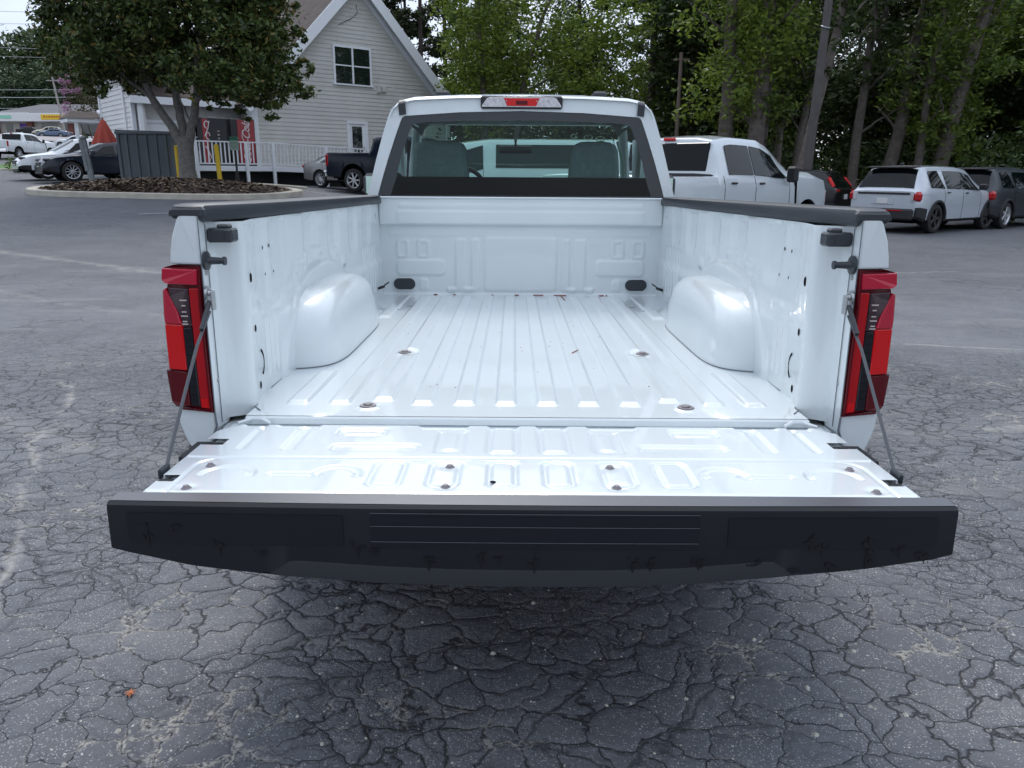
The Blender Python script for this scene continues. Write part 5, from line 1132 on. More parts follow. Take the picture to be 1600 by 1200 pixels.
# tall left block seen edge-on
mb = MB(); clap(mb, lambda z: .85, lambda z: 6.5, .6, 4.9, -3.95, row=.18, lip=.03, axis=-1); mb.box((-3.85, 3.68, 2.7), (.16, 5.6, 4.3))
BL = mb.build('end_wall', SIDEL, HS); mb = MB(); mb.box((-3.95, .86, 2.6), (.14, .16, 4.3)); mb.box((-3.97, 6.5, 2.7), (.12, .14, 4.4)); mb.box((-4.02, 3.7, 4.9), (.16, 6.0, .16)); mb.box((-4.0, 2.75, 2.7), (.07, .09, 4.0)); mb.tube([(-4.05, 6.7, 3.9), (-4.0, 6.5, 3.8)], .07, 6); mb.build('corner_board', TRIM, BL)
mb = MB(); V = [(-4.2, .6, 4.98), (-1.5, .6, 6.6), (-1.5, 6.8, 6.6), (-4.2, 6.8, 4.98)]; V += [(x, y, z+.1) for x, y, z in V]; mb.add(V, [(0, 3, 2, 1), (4, 5, 6, 7), (0, 1, 5, 4), (1, 2, 6, 5), (3, 0, 4, 7)]); mb.build('end_roof', ROOFM, HS)
# entrance canopy with a post at the far left
mb = MB(); mb.box((-4.65, 7.2, 3.50), (1.3, 1.4, .14)); mb.box((-4.95, 6.7, 2.5), (.13, .13, 2.0)); cp = mb.build('entrance_canopy', TRIM, HS)
mb = MB(); V = [(-5.35, 6.4, 3.58), (-3.95, 6.4, 3.58), (-3.95, 7.2, 3.9), (-5.0, 7.2, 3.9), (-3.95, 8.0, 3.58), (-5.35, 8.0, 3.58)]; mb.add(V, [(0, 1, 2, 3), (3, 2, 4, 5), (0, 3, 5)]); mb.build('canopy_roof', ROOFM, HS)
# brown roof to the right, behind
mb = MB(); V = [(7.6, 5, 7.3), (9.6, 5, 7.3), (11.6, 2.2, 4.6), (8.0, 2.2, 4.6), (9.6, 9, 7.3), (11.6, 9, 4.6), (7.6, 9, 7.3)]; mb.add(V, [(3, 2, 1, 0), (2, 5, 4, 1), (0, 1, 4, 6)]); mb.box((9.7, 5.6, 2.6), (3.4, 6, 4)); mb.build('rear_roof', ROOFM, HS)
# ramp deck and railing
DK = thing('ramp_deck', 'raised white edged access ramp along the front of the grey house', 'ramp', (HO[0], HO[1], HZ), HA); DK.scale = (HSC,)*3
mb = MB(); zt = lambda x: 1.66-.035*max(0, x); W0 = MB()
for i in range(12):
    x0 = -4.0+i*1.0; mb.add([(x0, -1.55, zt(x0)), (x0+1, -1.55, zt(x0+1)), (x0+1, -.03, zt(x0+1)), (x0, -.03, zt(x0)), (x0, -1.55, zt(x0)-.05), (x0+1, -1.55, zt(x0+1)-.05), (x0+1, -.03, zt(x0+1)-.05), (x0, -.03, zt(x0)-.05)], [(0, 1, 2, 3), (7, 6, 5, 4)])
    W0.add([(x0, -1.60, zt(x0)-.16), (x0+1, -1.60, zt(x0+1)-.16), (x0+1, -1.60, zt(x0+1)+.03), (x0, -1.60, zt(x0)+.03), (x0, -1.555, zt(x0)-.16), (x0+1, -1.555, zt(x0+1)-.16), (x0+1, -1.555, zt(x0+1)+.03), (x0, -1.555, zt(x0)+.03)], [(0, 1, 2, 3), (3, 2, 6, 7), (4, 7, 6, 5), (0, 4, 5, 1)])
mb.box((-2.5, .6, 1.63), (5.0, 1.3, .05)); mb.build('deck_boards', mat('deck_wood', (.32, .31, .29), .8, noise=.2, nscale=5), DK); W0.build('rim_board', TRIM, DK)
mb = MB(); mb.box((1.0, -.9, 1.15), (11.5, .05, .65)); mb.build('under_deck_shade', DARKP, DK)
RL = thing('ramp_railing', 'white baluster railing running along the access ramp of the grey house', 'railing', (HO[0], HO[1], HZ), HA); RL.scale = (HSC,)*3
mb = MB()
for i in range(12):
    x0 = -4.0+i
    for (dz, h, y0, y1) in ((.86, .045, -1.625, -1.535), (.08, .05, -1.60, -1.56)):
        mb.add([(x0+a, y, zt(x0+a)+dz+b) for a in (0, 1) for y in (y0, y1) for b in (0, h)], [(0, 4, 5, 1), (2, 3, 7, 6), (1, 5, 7, 3), (0, 2, 6, 4)])
mb.build('rail', TRIM, RL); mb = MB()
x = -3.95
while x < 6.9: mb.box((x, -1.58, zt(x)+.48), (.038, .038, .78)); x += .152
mb.build('balusters', TRIM, RL)
for x in (-2.9, -1.05, 0.0, 2.2, 4.4, 6.6):
    mb = MB(); g = (tz(HO[0]+HSC*(x*cos(HA)+1.58*sin(HA)), HO[1]+HSC*(x*sin(HA)-1.58*cos(HA)))-HZ)/HSC; mb.box((x, -1.66, (g+zt(x)+.9)/2-.05), (.10, .10, zt(x)+.9-g+.1)); mb.build('post', TRIM, RL)
# vending machines on the ramp landing
def vending(x, rz, label, red=True):
    hx = HO[0]+HSC*(x*cos(HA)-.15*sin(HA)); hy = HO[1]+HSC*(x*sin(HA)+.15*cos(HA))
    t = thing('vending_machine', label, 'vending machine', (hx, hy, 1.66*HSC+HZ), HA+rz); t.scale = (HSC,)*3
    mb = MB(); mb.box((0, 0, .90), (.94, .75, 1.78), bev=.02); mb.build('cabinet', mat('machine_black', (.010, .011, .016), .4), t)
    return t
VR = mat('machine_red', (.26, .004, .012), .4, coat=.3); VW = mat('machine_white', (.62, .58, .60), .5)
t1 = vending(-.52, -.12, 'red soda vending machine with white script lettering beside the white corner trim')
mb = MB(); mb.box((.12, -.388, .92), (.64, .03, 1.66), bev=.01); fr = mb.build('front_panel', VR, t1)
def script_text(txt, parent, loc, size, rot, m, shear=.35, name='lettering', ext=.003):
    c = bpy.data.curves.new(name, 'FONT'); c.body = txt; c.size = size; c.shear = shear; c.extrude = ext; c.offset = .0; c.align_x = 'CENTER'; c.align_y = 'CENTER'; c.space_character = .92
    o = bpy.data.objects.new(name, c); COL.objects.link(o); dg = bpy.context.evaluated_depsgraph_get(); me = bpy.data.meshes.new_from_object(o.evaluated_get(dg)); bpy.data.objects.remove(o)
    me.materials.clear(); me.materials.append(m); o = bpy.data.objects.new(name, me); COL.objects.link(o); o.parent = parent; o.location = loc; o.rotation_euler = rot
    return o
script_text('Coca-Cola', fr, (.13, -.408, .92), .40, (pi/2, -pi/2, 0), VW, .45)
mb = MB(); mb.tube([(.30, -.406, 1.68), (.22, -.406, 1.50), (-.02, -.406, 1.34), (-.05, -.406, 1.15), (.02, -.406, .9), (-.02, -.406, .6)], [.006, .018, .022, .016, .014, .004], 6); mb.build('script_flourish', VW, fr)
t2 = vending(-1.62, -.10, 'dark vending machine with faded red and white picture, left of the red one')
mb = MB(); mb.box((-.34, -.388, .92), (.20, .03, 1.62), bev=.01); fr = mb.build('picture_panel', VR, t2)
mb = MB()
mb.tube([(-.28+.09*cos(a), -.406, 1.52+.13*sin(a)) for a in np.linspace(.5, 4.6, 12)], .020, 6); mb.tube([(-.26+.07*cos(a), -.406, 1.12+.13*sin(a)) for a in np.linspace(0, 5.2, 12)], .018, 6); mb.tube([(-.40, -.406, .75), (-.30, -.406, .62), (-.2, -.406, .35), (-.28, -.406, .2)], .02, 6); mb.tube([(-.18, -.406, 1.66), (-.24, -.406, 1.4), (-.38, -.406, 1.1)], .018, 6); mb.build('picture_swirls', VW, fr)
mb = MB()
for i in range(3): mb.box((.14, -.385, 1.3-.13*i), (.06, .02, .05))
mb.build('button', mat('button_beige', (.4, .38, .3), .5), t2)

# ------------------------------------------------ street furniture on and around the island
def g(x, y, mound=True):
    return tz(x, y)
def mound(x, y):
    p = Vector((x, y))-IC; r = min(1, sqrt((p.x/4.0)**2+(p.y/2.35)**2)); return tz(x, y)+.11+.25*(1-r*r)
DG = mat('dumpster_grey', (.085, .105, .125), .5, noise=.12, nscale=2)
DU = thing('dumpster', 'dark grey ribbed steel dumpster standing behind the planted island', 'dumpster', (-12.85, 26.5, tz(-12.8, 26.4)), radians(8))
hz = 2.72-tz(-12.8, 26.4)+.1; mb = MB(); mb.box((0, 0, hz/2), (1.80, 1.5, hz-.1), bev=.02); du = mb.build('container', DG, DU)
mb = MB()
for x in (-.88, -.62, -.30, .02, .34, .66, .88): mb.box((x, -.77, hz/2), (.09, .06, hz-.16), bev=.01)
mb.box((0, -.78, hz-.08), (1.92, .12, .10), bev=.02); mb.box((0, -.78, .12), (1.84, .10, .10)); mb.build('rib', DG, du)
mb = MB(); mb.box((0, 0, hz-.03), (1.92, 1.6, .06), (0, .02, 0), bev=.02); mb.build('lid', mat('lid_dark', (.035, .04, .045), .5), du)
YEL = mat('bollard_yellow', (.62, .42, .01), .5, noise=.1, nscale=6)
def bollard(x, y, h, lab, lean=0):
    mb = MB(); mb.lathe([(-.1, .0), (-.1, .075), (h-.03, .075), (h, .05), (h+.012, 0)], 'z', n=20); o = mb.build('bollard', YEL, smooth=True, sharp=40); o.location = (x, y, mound(x, y)-.02); o.rotation_euler = (0, lean, 0); tag(o, lab, 'bollard', 'yellow bollards by the island')
bollard(-9.75, 24.3, 1.18, 'yellow steel bollard to the right of the broad tree trunk', -.03); bollard(-11.55, 25.4, 1.25, 'yellow bollard between the dumpster and the tree trunk')
PW_ = mat('weathered_post', (.17, .19, .20), .85, noise=.3, nscale=10); mb = MB(); mb.box((0, 0, .75), (.17, .10, 1.65), bev=.01); mb.box((-.07, -.03, 1.05), (.12, .08, 1.0), bev=.01); mb.lathe([(1.56, .11), (1.62, .09), (1.66, 0)], 'z', n=12)
o = mb.build('grey_post', PW_, bevel=.005); o.location = (-13.75, 23.9, tz(-13.7, 23.9)); o.rotation_euler = (0, -.09, 0); tag(o, 'leaning weathered grey post in front of the dark hatchback', 'post')
SP = thing('notice_sign', 'small green and white notice on a black post in front of the ramp railing', 'sign', (-9.55, 25.4, tz(-9.5, 25.4)-.02)); zt0 = 2.62-tz(-9.5, 25.4)
mb = MB(); mb.cyl((0, 0, 0), (0, 0, zt0), .035, 10); mb.cyl((0, 0, 0), (0, 0, .55), .07, 12); mb.build('post', DARKP, SP)
mb = MB(); mb.box((0, -.05, zt0-.20), (.30, .02, .44), bev=.004); sg_ = mb.build('sign_panel', mat('sign_pale_green', (.32, .42, .38), .5), SP); mb = MB(); mb.box((0, -.063, zt0-.04), (.30, .006, .11)); mb.build('green_header', mat('sign_green', (.01, .16, .09), .4), sg_)
mb = MB()
for i in range(5): mb.box((0, -.0615, zt0-.16-.045*i), (.20 if i % 2 else .24, .002, .012))
mb.build('lettering', mat('sign_text', (.08, .2, .16), .5), sg_)
# red patio umbrella, closed
UM = thing('patio_umbrella', 'closed brick red patio umbrella by the entrance canopy', 'umbrella', (-17.25, 31.9, 1.2)); V = []; F = []; nr = 40
for (z, r) in ((2.35, .03), (2.25, .12), (1.9, .28), (1.5, .44), (1.15, .58), (1.1, .58)):
    for k in range(nr):
        a = 2*pi*k/nr; q = r*(1+.22*cos(8*a)*(r/.6)); V.append((q*cos(a), q*sin(a), z-.05*cos(8*a)*(r/.6)))
for i in range(5):
    for k in range(nr): F.append((i*nr+k, i*nr+(k+1) % nr, (i+1)*nr+(k+1) % nr, (i+1)*nr+k)[::-1])
mesh_np('canopy', V, F, mat('brick_red_canvas', (.30, .045, .028), .85), UM, smooth=True); mb = MB(); mb.cyl((0, 0, -.2), (0, 0, 2.4), .03, 8); mb.build('pole', DARKP, UM)
# timber light pole on the right
LPm = mat('pole_grey', (.075, .068, .066), .8, noise=.2, nscale=4); LP = thing('light_pole', 'tall dark grey lighting pole leaning slightly right, behind the crew cab pickup', 'light pole', (9.20, 23.3, tz(9.2, 23.3)))
LP.rotation_euler = (.0, .035, .5); mb = MB(); mb.tube([(0, 0, -.1), (0, 0, 4), (0, 0, 11.5)], [.15, .13, .09], 4); mb.build('shaft', LPm, LP); mb = MB(); mb.box((.35, 0, 11.5), (.9, .3, .12), bev=.03); mb.build('lamp_head', LPm, LP); mb = MB(); mb.tube([(.13*cos(a), .13*sin(a), 5.8+.05*sin(a)) for a in np.linspace(0, 2*pi, 13)], .02, 6); mb.build('strap', STEEL, LP)
WP_ = thing('utility_pole', 'thin wooden utility pole among the trees right of the cab', 'utility pole', (7.35, 34.8, .1)); mb = MB(); mb.tube([(0, 0, -.1), (0, 0, 6.6)], [.10, .075], 8); mb.box((0, 0, 6.3), (.7, .08, .08)); mb.build('shaft', mat('pole_wood', (.16, .12, .10), .85), WP_)
# ------------------------------------------------ strip mall on the rise to the left
SM = thing('strip_mall', 'low white fronted strip mall with green and yellow signs below the wooded hill', 'shops', (-101.2, 155.5, 7.6), radians(-2))
mb = MB(); mb.box((20, 6, 1.5), (40, 12, 3.0)); mb.build('wall', mat('shop_wall', (.42, .40, .36), .8, noise=.15, nscale=.5), SM)
mb = MB(); mb.box((20, -.8, 3.5), (41, 1.6, 1.5), bev=.05); mb.box((-.5, -1, 1.5), (.25, .3, 3)); mb.box((3.0, 1, 4.4), (8, 2, .3)); mb.build('fascia', mat('fascia_white', (.66, .67, .68), .6), SM)
mb = MB(); mb.add([(-.5, -.5, 4.3), (41, -.5, 4.3), (36, 8, 6.6), (5, 8, 6.6)], [(0, 1, 2, 3)]); mb.build('roof', mat('shop_roof', (.12, .12, .13), .9), SM)
mb = MB(); mb.box((2.9, -1.63, 3.55), (3.6, .05, .60)); mb.build('green_sign', mat('sign_mint', (.25, .55, .42), .5), SM)
mb = MB(); mb.box((13.2, -1.63, 3.55), (5.4, .08, .95), bev=.02); ys_ = mb.build('yellow_sign', mat('sign_yellow', (.75, .50, .02), .5), SM); mb = MB()
for i, wv in enumerate((.35, .3, .45, .3, .5, .35, .4, .3, .4)): mb.box((11.2+i*.5, -1.69, 3.6), (wv*.8, .02, .28 if i % 3 else .40))
mb.build('lettering', mat('sign_red_text', (.45, .10, .02), .5), ys_)
BR = mat('brick_column', (.16, .06, .045), .9)
for x in (.6, 7.4, 15.5): mb = MB(); mb.box((x, -.4, 1.5), (1.1, .6, 3.0)); mb.build('brick_column', BR, SM)
for (x, wv, m_) in ((3.0, 1.3, WINB), (6.0, 1.8, mat('purple_door', (.10, .02, .25), .5)), (11, 3.2, WINB), (14.5, 1.8, WINB), (19, 3.5, WINB), (23, 3, WINB)): mb = MB(); mb.box((x, -.04, 1.3), (wv, .08, 2.3)); mb.build('shop_window', m_, SM)
for (nm, lab, x, y, th_, sp_) in (('parked_car', 'black car parked in front of the purple shop door', -91.5, 146.5, 70, SEDAN(P_BLACK)), ('parked_car', 'silver grey car parked between the black car and the beige one at the shops', -86.0, 146.0, 30, SEDAN(P_TAUPE)),
    ('parked_car', 'beige SUV parked at the shops', -79.9, 141.0, -115, CUV(P_BEIGE)), ('parked_car', 'blue car parked just right of the beige SUV at the shops', -76.2, 136.0, -100, SEDAN(P_CBLUE)), ('parked_car', 'white car on the near side of the shop parking lot, behind the small conical shrub', -48.0, 91.0, -95, SEDAN(P_WHITE2))):
    vehicle(nm, lab, 'car', (x, y), radians(th_), sp_, 'cars parked at the strip mall')
UP = thing('utility_pole', 'tall pale utility pole beside the strip mall', 'utility pole', (-81.6, 144.8, 7.2)); mb = MB(); mb.tube([(0, 0, 0), (-1.0, 0, 10.2)], [.22, .14], 8); mb.box((-.95, 0, 9.6), (2.4, .15, .15)); mb.build('shaft', mat('pale_pole', (.30, .28, .26), .8), UP)
WIRE = mat('wire_black', (.05, .05, .06), .6); WIREL = mat('wire_pale', (.30, .32, .33), .5)
for i, (za, zb_, yy_, xx0, xx1, r, m_) in enumerate(((16.9, 15.6, 70, -62, -30, .035, WIRE), (22.5, 22.0, 120, -110, -40, .03, WIREL), (24.6, 23.2, 120, -110, -40, .03, WIREL), (19.8, 18.2, 120, -110, -40, .03, WIREL), (18.6, 17.0, 120, -110, -40, .03, WIREL), (14.6, 14.5, 135, -120, -68, .045, WIREL), (13.4, 13.3, 135, -120, -68, .06, WIREL), (11.6, 11.6, 135, -120, -68, .045, WIREL))):
    mb = MB(); pts = [(xx0+(xx1-xx0)*t, yy_, za+(zb_-za)*t-1.2*4*t*(1-t)*.25) for t in np.linspace(0, 1, 14)]; mb.tube(pts, r, 5); o = mb.build('overhead_wire', m_)
    tag(o, ['single dark wire high across the sky at the top left', 'second highest of the pale wires crossing the sky at the left', 'highest of the pale wires crossing the sky at the left', 'third highest of the pale wires crossing the sky at the left', 'lowest of the pale wires crossing the sky, just over the treetops', 'highest of three pale wires running across the wooded hill', 'middle and thickest of three pale wires running across the wooded hill', 'lowest of three pale wires running across the wooded hill'][i], 'wire', 'overhead wires at the left')

# ------------------------------------------------ vegetation
def leaf_faces(C, size, flat=.5, squash=1., rng=RNG):
    """one leaf quad (a pointed rhombus folded along its rib) at every centre"""
    n = len(C); a = rng.normal(size=(n, 3)); a[:, 2] *= flat; a /= np.linalg.norm(a, axis=1)[:, None]
    b = rng.normal(size=(n, 3)); b -= (b*a).sum(1)[:, None]*a; b /= np.linalg.norm(b, axis=1)[:, None]
    s = size*rng.uniform(.65, 1.25, n)[:, None]
    V = np.stack([C-a*s, C+b*s*.42, C+a*s, C-b*s*.42], 1).reshape(-1, 3)
    return V, np.arange(4*n).reshape(-1, 4)
def crown_points(blobs, per, rng=RNG, shell=.55, clump=.16):
    """blobs: (x,y,z,rx,ry,rz); leaves gather in clumps spread through each blob, mostly near its outside"""
    out_ = []
    for (x, y, z, rx, ry, rz, k) in blobs:
        nc = max(6, int(k)); d = rng.normal(size=(nc, 3)); d /= np.linalg.norm(d, axis=1)[:, None]; r = shell+(1-shell)*rng.random(nc)**.6
        c = d*r[:, None]*np.array([rx, ry, rz])+np.array([x, y, z]); cs = clump*(rx+ry+rz)/3*rng.uniform(.6, 1.5, nc)
        q = c[:, None, :]+rng.normal(size=(nc, per, 3))*cs[:, None, None]*np.array([1, 1, .62]); out_.append(q.reshape(-1, 3))
    return np.concatenate(out_)
BARK = mat('bark', (.115, .096, .084), .95, noise=.35, nscale=6, bump=1., bscale=18, detail=8); BARKD = mat('dark_bark', (.055, .043, .038), .95, noise=.35, nscale=8, bump=1., bscale=20, detail=8)
BARKM = mat('grey_bark', (.15, .145, .135), .9, noise=.3, nscale=9, bump=.8, bscale=22, detail=8)
def limb(mb, a, b, r0, r1, n=7, wob=.06, seg=6, rng=random):
    a, b = Vector(a), Vector(b); L_ = (b-a).length; pts = []; rs = []
    for i in range(seg+1):
        t = i/seg; p = a.lerp(b, t); k = wob*L_*sin(pi*t)
        pts.append(p+Vector((rng.uniform(-1, 1), rng.uniform(-1, 1), rng.uniform(-.3, .3)))*k*.5); rs.append(r0+(r1-r0)*t)
    pts[0] = a; mb.tube(pts, rs, n); return pts
LM_MAG = leaf_mat('glossy_magnolia_leaves', (.015, .032, .009), (.090, .130, .028), .14, (.21, .14, .04))
LM_DARK = leaf_mat('dark_green_leaves', (.016, .030, .009), (.060, .094, .021), .27)
LM_MID = leaf_mat('mid_green_leaves', (.038, .068, .012), (.145, .205, .030), .34)
LM_BRIGHT = leaf_mat('bright_green_leaves', (.062, .105, .014), (.22, .29, .045), .40)
LM_PINE = leaf_mat('pine_needles', (.018, .030, .010), (.058, .080, .022), .15)
LM_FAR = leaf_mat('hill_leaves', (.030, .055, .030), (.085, .125, .055), .25)
LM_CRAPE = leaf_mat('bronze_leaves', (.040, .040, .016), (.11, .085, .035), .25); LM_PINK = leaf_mat('pink_flowers', (.30, .13, .24), (.52, .30, .44), .2)
def build_tree(name, label, loc, crown_blobs, per, leaf, lm, trunk_fn, bark=BARK, group=None, cat='tree', rz=0, clump=.16, flat=.6, shell=.55, seed=1):
    rng = np.random.default_rng(seed); t = thing(name, label, cat, loc, rz, group)
    P_ = crown_points(crown_blobs, per, rng, shell, clump); V, F = leaf_faces(P_, leaf, flat, rng=rng); mesh_np('crown', V, F, lm, t)
    mb = MB(); random.seed(seed); trunk_fn(mb); mb.build('trunk', bark, t, smooth=True)
    return t
# the broad magnolia-like tree on the island
MX, MY = -10.62, 23.9; MZ = mound(MX, MY)-.05
def mag_trunk(mb):
    mb.tube([(0, 0, -.1), (0, 0, .05), (-.02, 0, .35), (0, 0, 1.0), (.02, 0, 1.35)], [.36, .29, .25, .24, .27], 14)
    limb(mb, (-.12, 0, 1.15), (-1.05, .1, 2.75), .15, .11, 9, .05); limb(mb, (-1.05, .1, 2.75), (-1.55, .2, 4.8), .11, .05, 8); limb(mb, (-.95, .1, 2.5), (-2.6, -.3, 4.0), .07, .03, 7)
    limb(mb, (-.02, .05, 1.25), (-.30, .4, 2.6), .14, .12, 9, .04); limb(mb, (-.30, .4, 2.6), (-.35, .3, 5.2), .12, .05, 8)
    limb(mb, (.13, 0, 1.2), (.55, -.1, 2.6), .15, .11, 9, .05); limb(mb, (.55, -.1, 2.6), (.75, .2, 4.9), .11, .05, 8); limb(mb, (.5, -.1, 2.4), (2.0, .2, 3.7), .07, .03, 7); limb(mb, (.2, 0, 1.9), (-.1, -.2, 2.9), .04, .02, 6)
blobs = []
rb = np.random.default_rng(4)
for (x, z) in ((-4.35, 4.6), (-4.3, 3.1), (-3.6, 2.65), (-2.6, 2.35), (-1.5, 2.55), (1.3, 2.3), (2.2, 2.1), (3.2, 2.05), (4.15, 2.75), (4.3, 3.3), (3.9, 4.3), (4.1, 5.3), (-4.2, 5.6), (.3, 2.75), (-.6, 2.6)): blobs.append((x, rb.uniform(-.8, .8), z, .42, .45, .32, 9))
for (x, z, r) in ((-3.55, 4.1, 1.0), (-2.9, 3.3, .95), (-2.1, 3.05, .95), (-3.1, 5.0, 1.1), (-3.9, 3.6, .55), (-1.0, 3.35, .9), (-.1, 3.5, .8), (.9, 3.15, .85), (1.8, 2.95, .85), (2.7, 2.75, .75), (3.45, 2.75, .62), (2.9, 3.7, .95), (2.2, 4.4, 1.2), (3.1, 4.7, .95), (.9, 4.5, 1.2), (-.6, 4.6, 1.3), (-2.0, 4.6, 1.3), (0, 5.9, 1.5), (-1.8, 6.0, 1.4), (1.7, 5.8, 1.4), (-3.3, 6.1, 1.0), (3.1, 5.9, .95), (0, 7.2, 1.3), (-1.5, 7.4, 1.1), (1.4, 7.2, 1.1)):
    sp_ = max(.3, 3.2*(1-((x)/4.6)**2))
    for q in range(3 if abs(x) < 3 else 2):
        blobs.append((x+rb.uniform(-.3, .3), (q-1)*sp_*.62+rb.uniform(-.3, .3) if abs(x) < 3 else rb.uniform(-.5, .5), z+rb.uniform(-.1, .3), r, r*1.1, r*.74, 36*r))
blobs = [(x*.91, y, z+(.42 if x < 1 else .12), *q_) for (x, y, z, *q_) in blobs]
build_tree('magnolia_tree', 'broad dark evergreen tree with glossy leaves rising from the planted island', (MX, MY, MZ), blobs, 28, .095, LM_MAG, mag_trunk, BARKM, seed=8, clump=.17, shell=.5, flat=.8)
# crape myrtle with flowers
def thin_trunks(mb):
    for k in range(5): limb(mb, (.1*k-.2, 0, 0), ((k-2)*.55, random.uniform(-.4, .4), 3.2), .06, .03, 6)

CT = build_tree('flowering_tree', 'bronze leaved tree with purple pink flower heads between the shops and the house', (-24.7, 46.0, 1.6), [(0, 0, 4.6, 1.4, 1.2, 1.3, 60), (-.6, 0, 3.6, 1.0, 1, .9, 40), (.9, 0, 3.9, 1.1, 1, 1.1, 40), (.3, 0, 5.3, .9, .9, .8, 30)], 26, .07, LM_CRAPE, thin_trunks, BARK, seed=21)
P_ = crown_points([(-1.25, -.6, 4.9, .35, .3, .35, 12), (-1.35, -.6, 4.2, .30, .3, .3, 10), (-1.5, -.5, 3.5, .3, .3, .45, 12), (-.55, -.9, 4.3, .35, .25, .2, 9), (-1.2, -.8, 3.0, .25, .25, .35, 8), (-.8, -.5, 5.7, .25, .25, .3, 6)], 22, RNG, .3, .3); V, F = leaf_faces(P_, .05, 1.); mesh_np('flowers', V, F, LM_PINK, CT)
# distant hill wood: each tree a thing
def far_trunk(mb): mb.tube([(0, 0, -3), (0, 0, 9)], [.5, .25], 7)
FARP = []
for v in range(3):
    rr_ = np.random.default_rng(50+v); bl = [(0, 0, 9, 6, 6, 6.5, 60)]+[(rr_.uniform(-4, 4), rr_.uniform(-4, 4), rr_.uniform(4, 14), rr_.uniform(2.5, 4), rr_.uniform(2.5, 4), rr_.uniform(2.2, 3.6), 22) for _ in range(10)]
    FARP.append(build_tree('hill_tree', 'x', (0, 0, 0), bl, 26, .42, LM_FAR if v != 2 else LM_DARK, far_trunk, BARKD, 'trees on the hill behind the strip mall', seed=60+v, clump=.17, shell=.6))
HL = 'full green broadleaf tree on the hill behind the strip mall'
spots = [(-128, 188, 9, 1.3), (-119, 176, 9, 1.1), (-113, 196, 10, 1.55), (-122, 205, 10, 1.6), (-110, 176, 9, .95), (-104, 188, 9, 1.35), (-100, 176, 9, 1.0), (-97, 194, 10, 1.35), (-91, 180, 9, 1.05), (-88, 196, 9, 1.3), (-82, 184, 9, 1.15), (-78, 200, 10, 1.3), (-72, 188, 9, 1.2), (-116, 168, 8.5, .6), (-145, 215, 11, 1.3), (-60, 190, 9, 1.1), (-48, 195, 9, 1.1), (-36, 200, 9, 1.1)]
for i, (x, y, z, s) in enumerate(spots):
    o = FARP[i] if i < 3 else copy_tree(FARP[i % 3]); o.location = (x, y, z-1); o.rotation_euler = (0, 0, i*1.7); o.scale = (s, s, s); o['label'] = HL; o['group'] = 'trees on the hill behind the strip mall'
# small conical shrub, hedge and low plants by the road
def noop(mb): mb.tube([(0, 0, 0), (0, 0, .5)], [.04, .03], 6)
build_tree('conical_shrub', 'small clipped conical evergreen shrub beyond the white crossover', (-23.2, 41.5, tz(-23.2, 41.5)), [(0, 0, .5, .42, .42, .5, 40), (0, 0, 1.1, .28, .28, .4, 26), (0, 0, 1.6, .14, .14, .3, 14)], 24, .05, LM_DARK, noop, cat='shrub', seed=31, clump=.2, shell=.7)
for i, (x, y) in enumerate(((-24.4, 38.2), (-23.5, 37.6), (-25.4, 38.8))): build_tree('low_shrub', ['middle', 'nearest', 'farthest'][i]+' of three low light green shrubs behind the white crossover', (x, y, tz(x, y)), [(0, 0, .4, .5, .45, .35, 34)], 22, .055, LM_MID, noop, cat='shrub', group='low shrubs beside the road', seed=35+i, clump=.25)
# ---- woodland behind the lot
def tall_trunk(h, r, lean=0, forks=True, ivy=False):
    def fn(mb):
        pts = []; rs = []
        for i in range(9):
            t = i/8; pts.append((lean*t*h+random.uniform(-.05, .05)*h*.1, random.uniform(-.05, .05)*h*.1, -.2+t*(h+.2))); rs.append(r*(1.28 if i == 0 else (1-.65*t)))
        pts[0] = (pts[0][0]*.3, 0, -.2); mb.tube(pts, rs, 12)
        if forks:
            for k in range(7):
                t = .35+.09*k; i = int(t*8); a = random.uniform(0, 6.28); L_ = h*.15*random.uniform(.6, 1.2); limb(mb, pts[i], (pts[i][0]+L_*cos(a), pts[i][1]+L_*sin(a), pts[i][2]+L_*.7), rs[i]*.3, .02, 6)
    return fn
# ivy-clad foreground trunks
IVY = 'trees standing along the right edge of the lot'
def ivy_blobs(h, r, lean, z0, z1, w_, k):
    return [(lean*z+random.uniform(-w_, w_)*.4, random.uniform(-w_, w_)*.5-.2, z, w_*random.uniform(.6, 1), w_*random.uniform(.6, 1), random.uniform(.5, .9), k*w_/1.2) for z in np.arange(z0, z1, .75)]
random.seed(12)
FT = [ # x, y, trunk r, lean, ivy from, ivy to, ivy width, leaf mat, label
 (8.15, 29.5, .34, .00, 3.9, 11, 2.1, LM_BRIGHT, 'thick straight trunk with bright ivy foliage above, left of the pair behind the crew cab'),
 (9.15, 29.0, .36, .03, 5.4, 11, 1.5, LM_BRIGHT, 'thickest pale trunk rising behind the crew cab pickup roof'),
 (9.75, 30.2, .26, .02, 3.2, 11, 1.5, LM_MID, 'dark vine covered trunk just right of the thickest trunk'),
 (10.75, 31.0, .16, .02, 4.0, 11, .8, LM_DARK, 'slim trunk left of the lighting pole'),
 (11.35, 31.0, .17, .10, 4.5, 11, .8, LM_DARK, 'slim leaning trunk close to the lighting pole'),
 (14.1, 31.5, .22, .03, 5.5, 12, 1.0, LM_DARK, 'forked trunk above the black compact SUV'),
 (15.3, 31.0, .30, .09, 4.8, 12, 1.1, LM_DARK, 'stout leaning trunk between the two SUVs'),
 (16.1, 30.2, .18, .03, 3.6, 11, 1.4, LM_MID, 'slim trunk behind the white SUV roof'),
 (16.6, 30.0, .32, .17, 2.6, 11, 1.7, LM_MID, 'ivy wrapped trunk leaning right above the white SUV'),
 (12.3, 29.3, .2, .16, 5.5, 11, .5, LM_DARK, 'bare grey trunk standing right behind the lighting pole')]
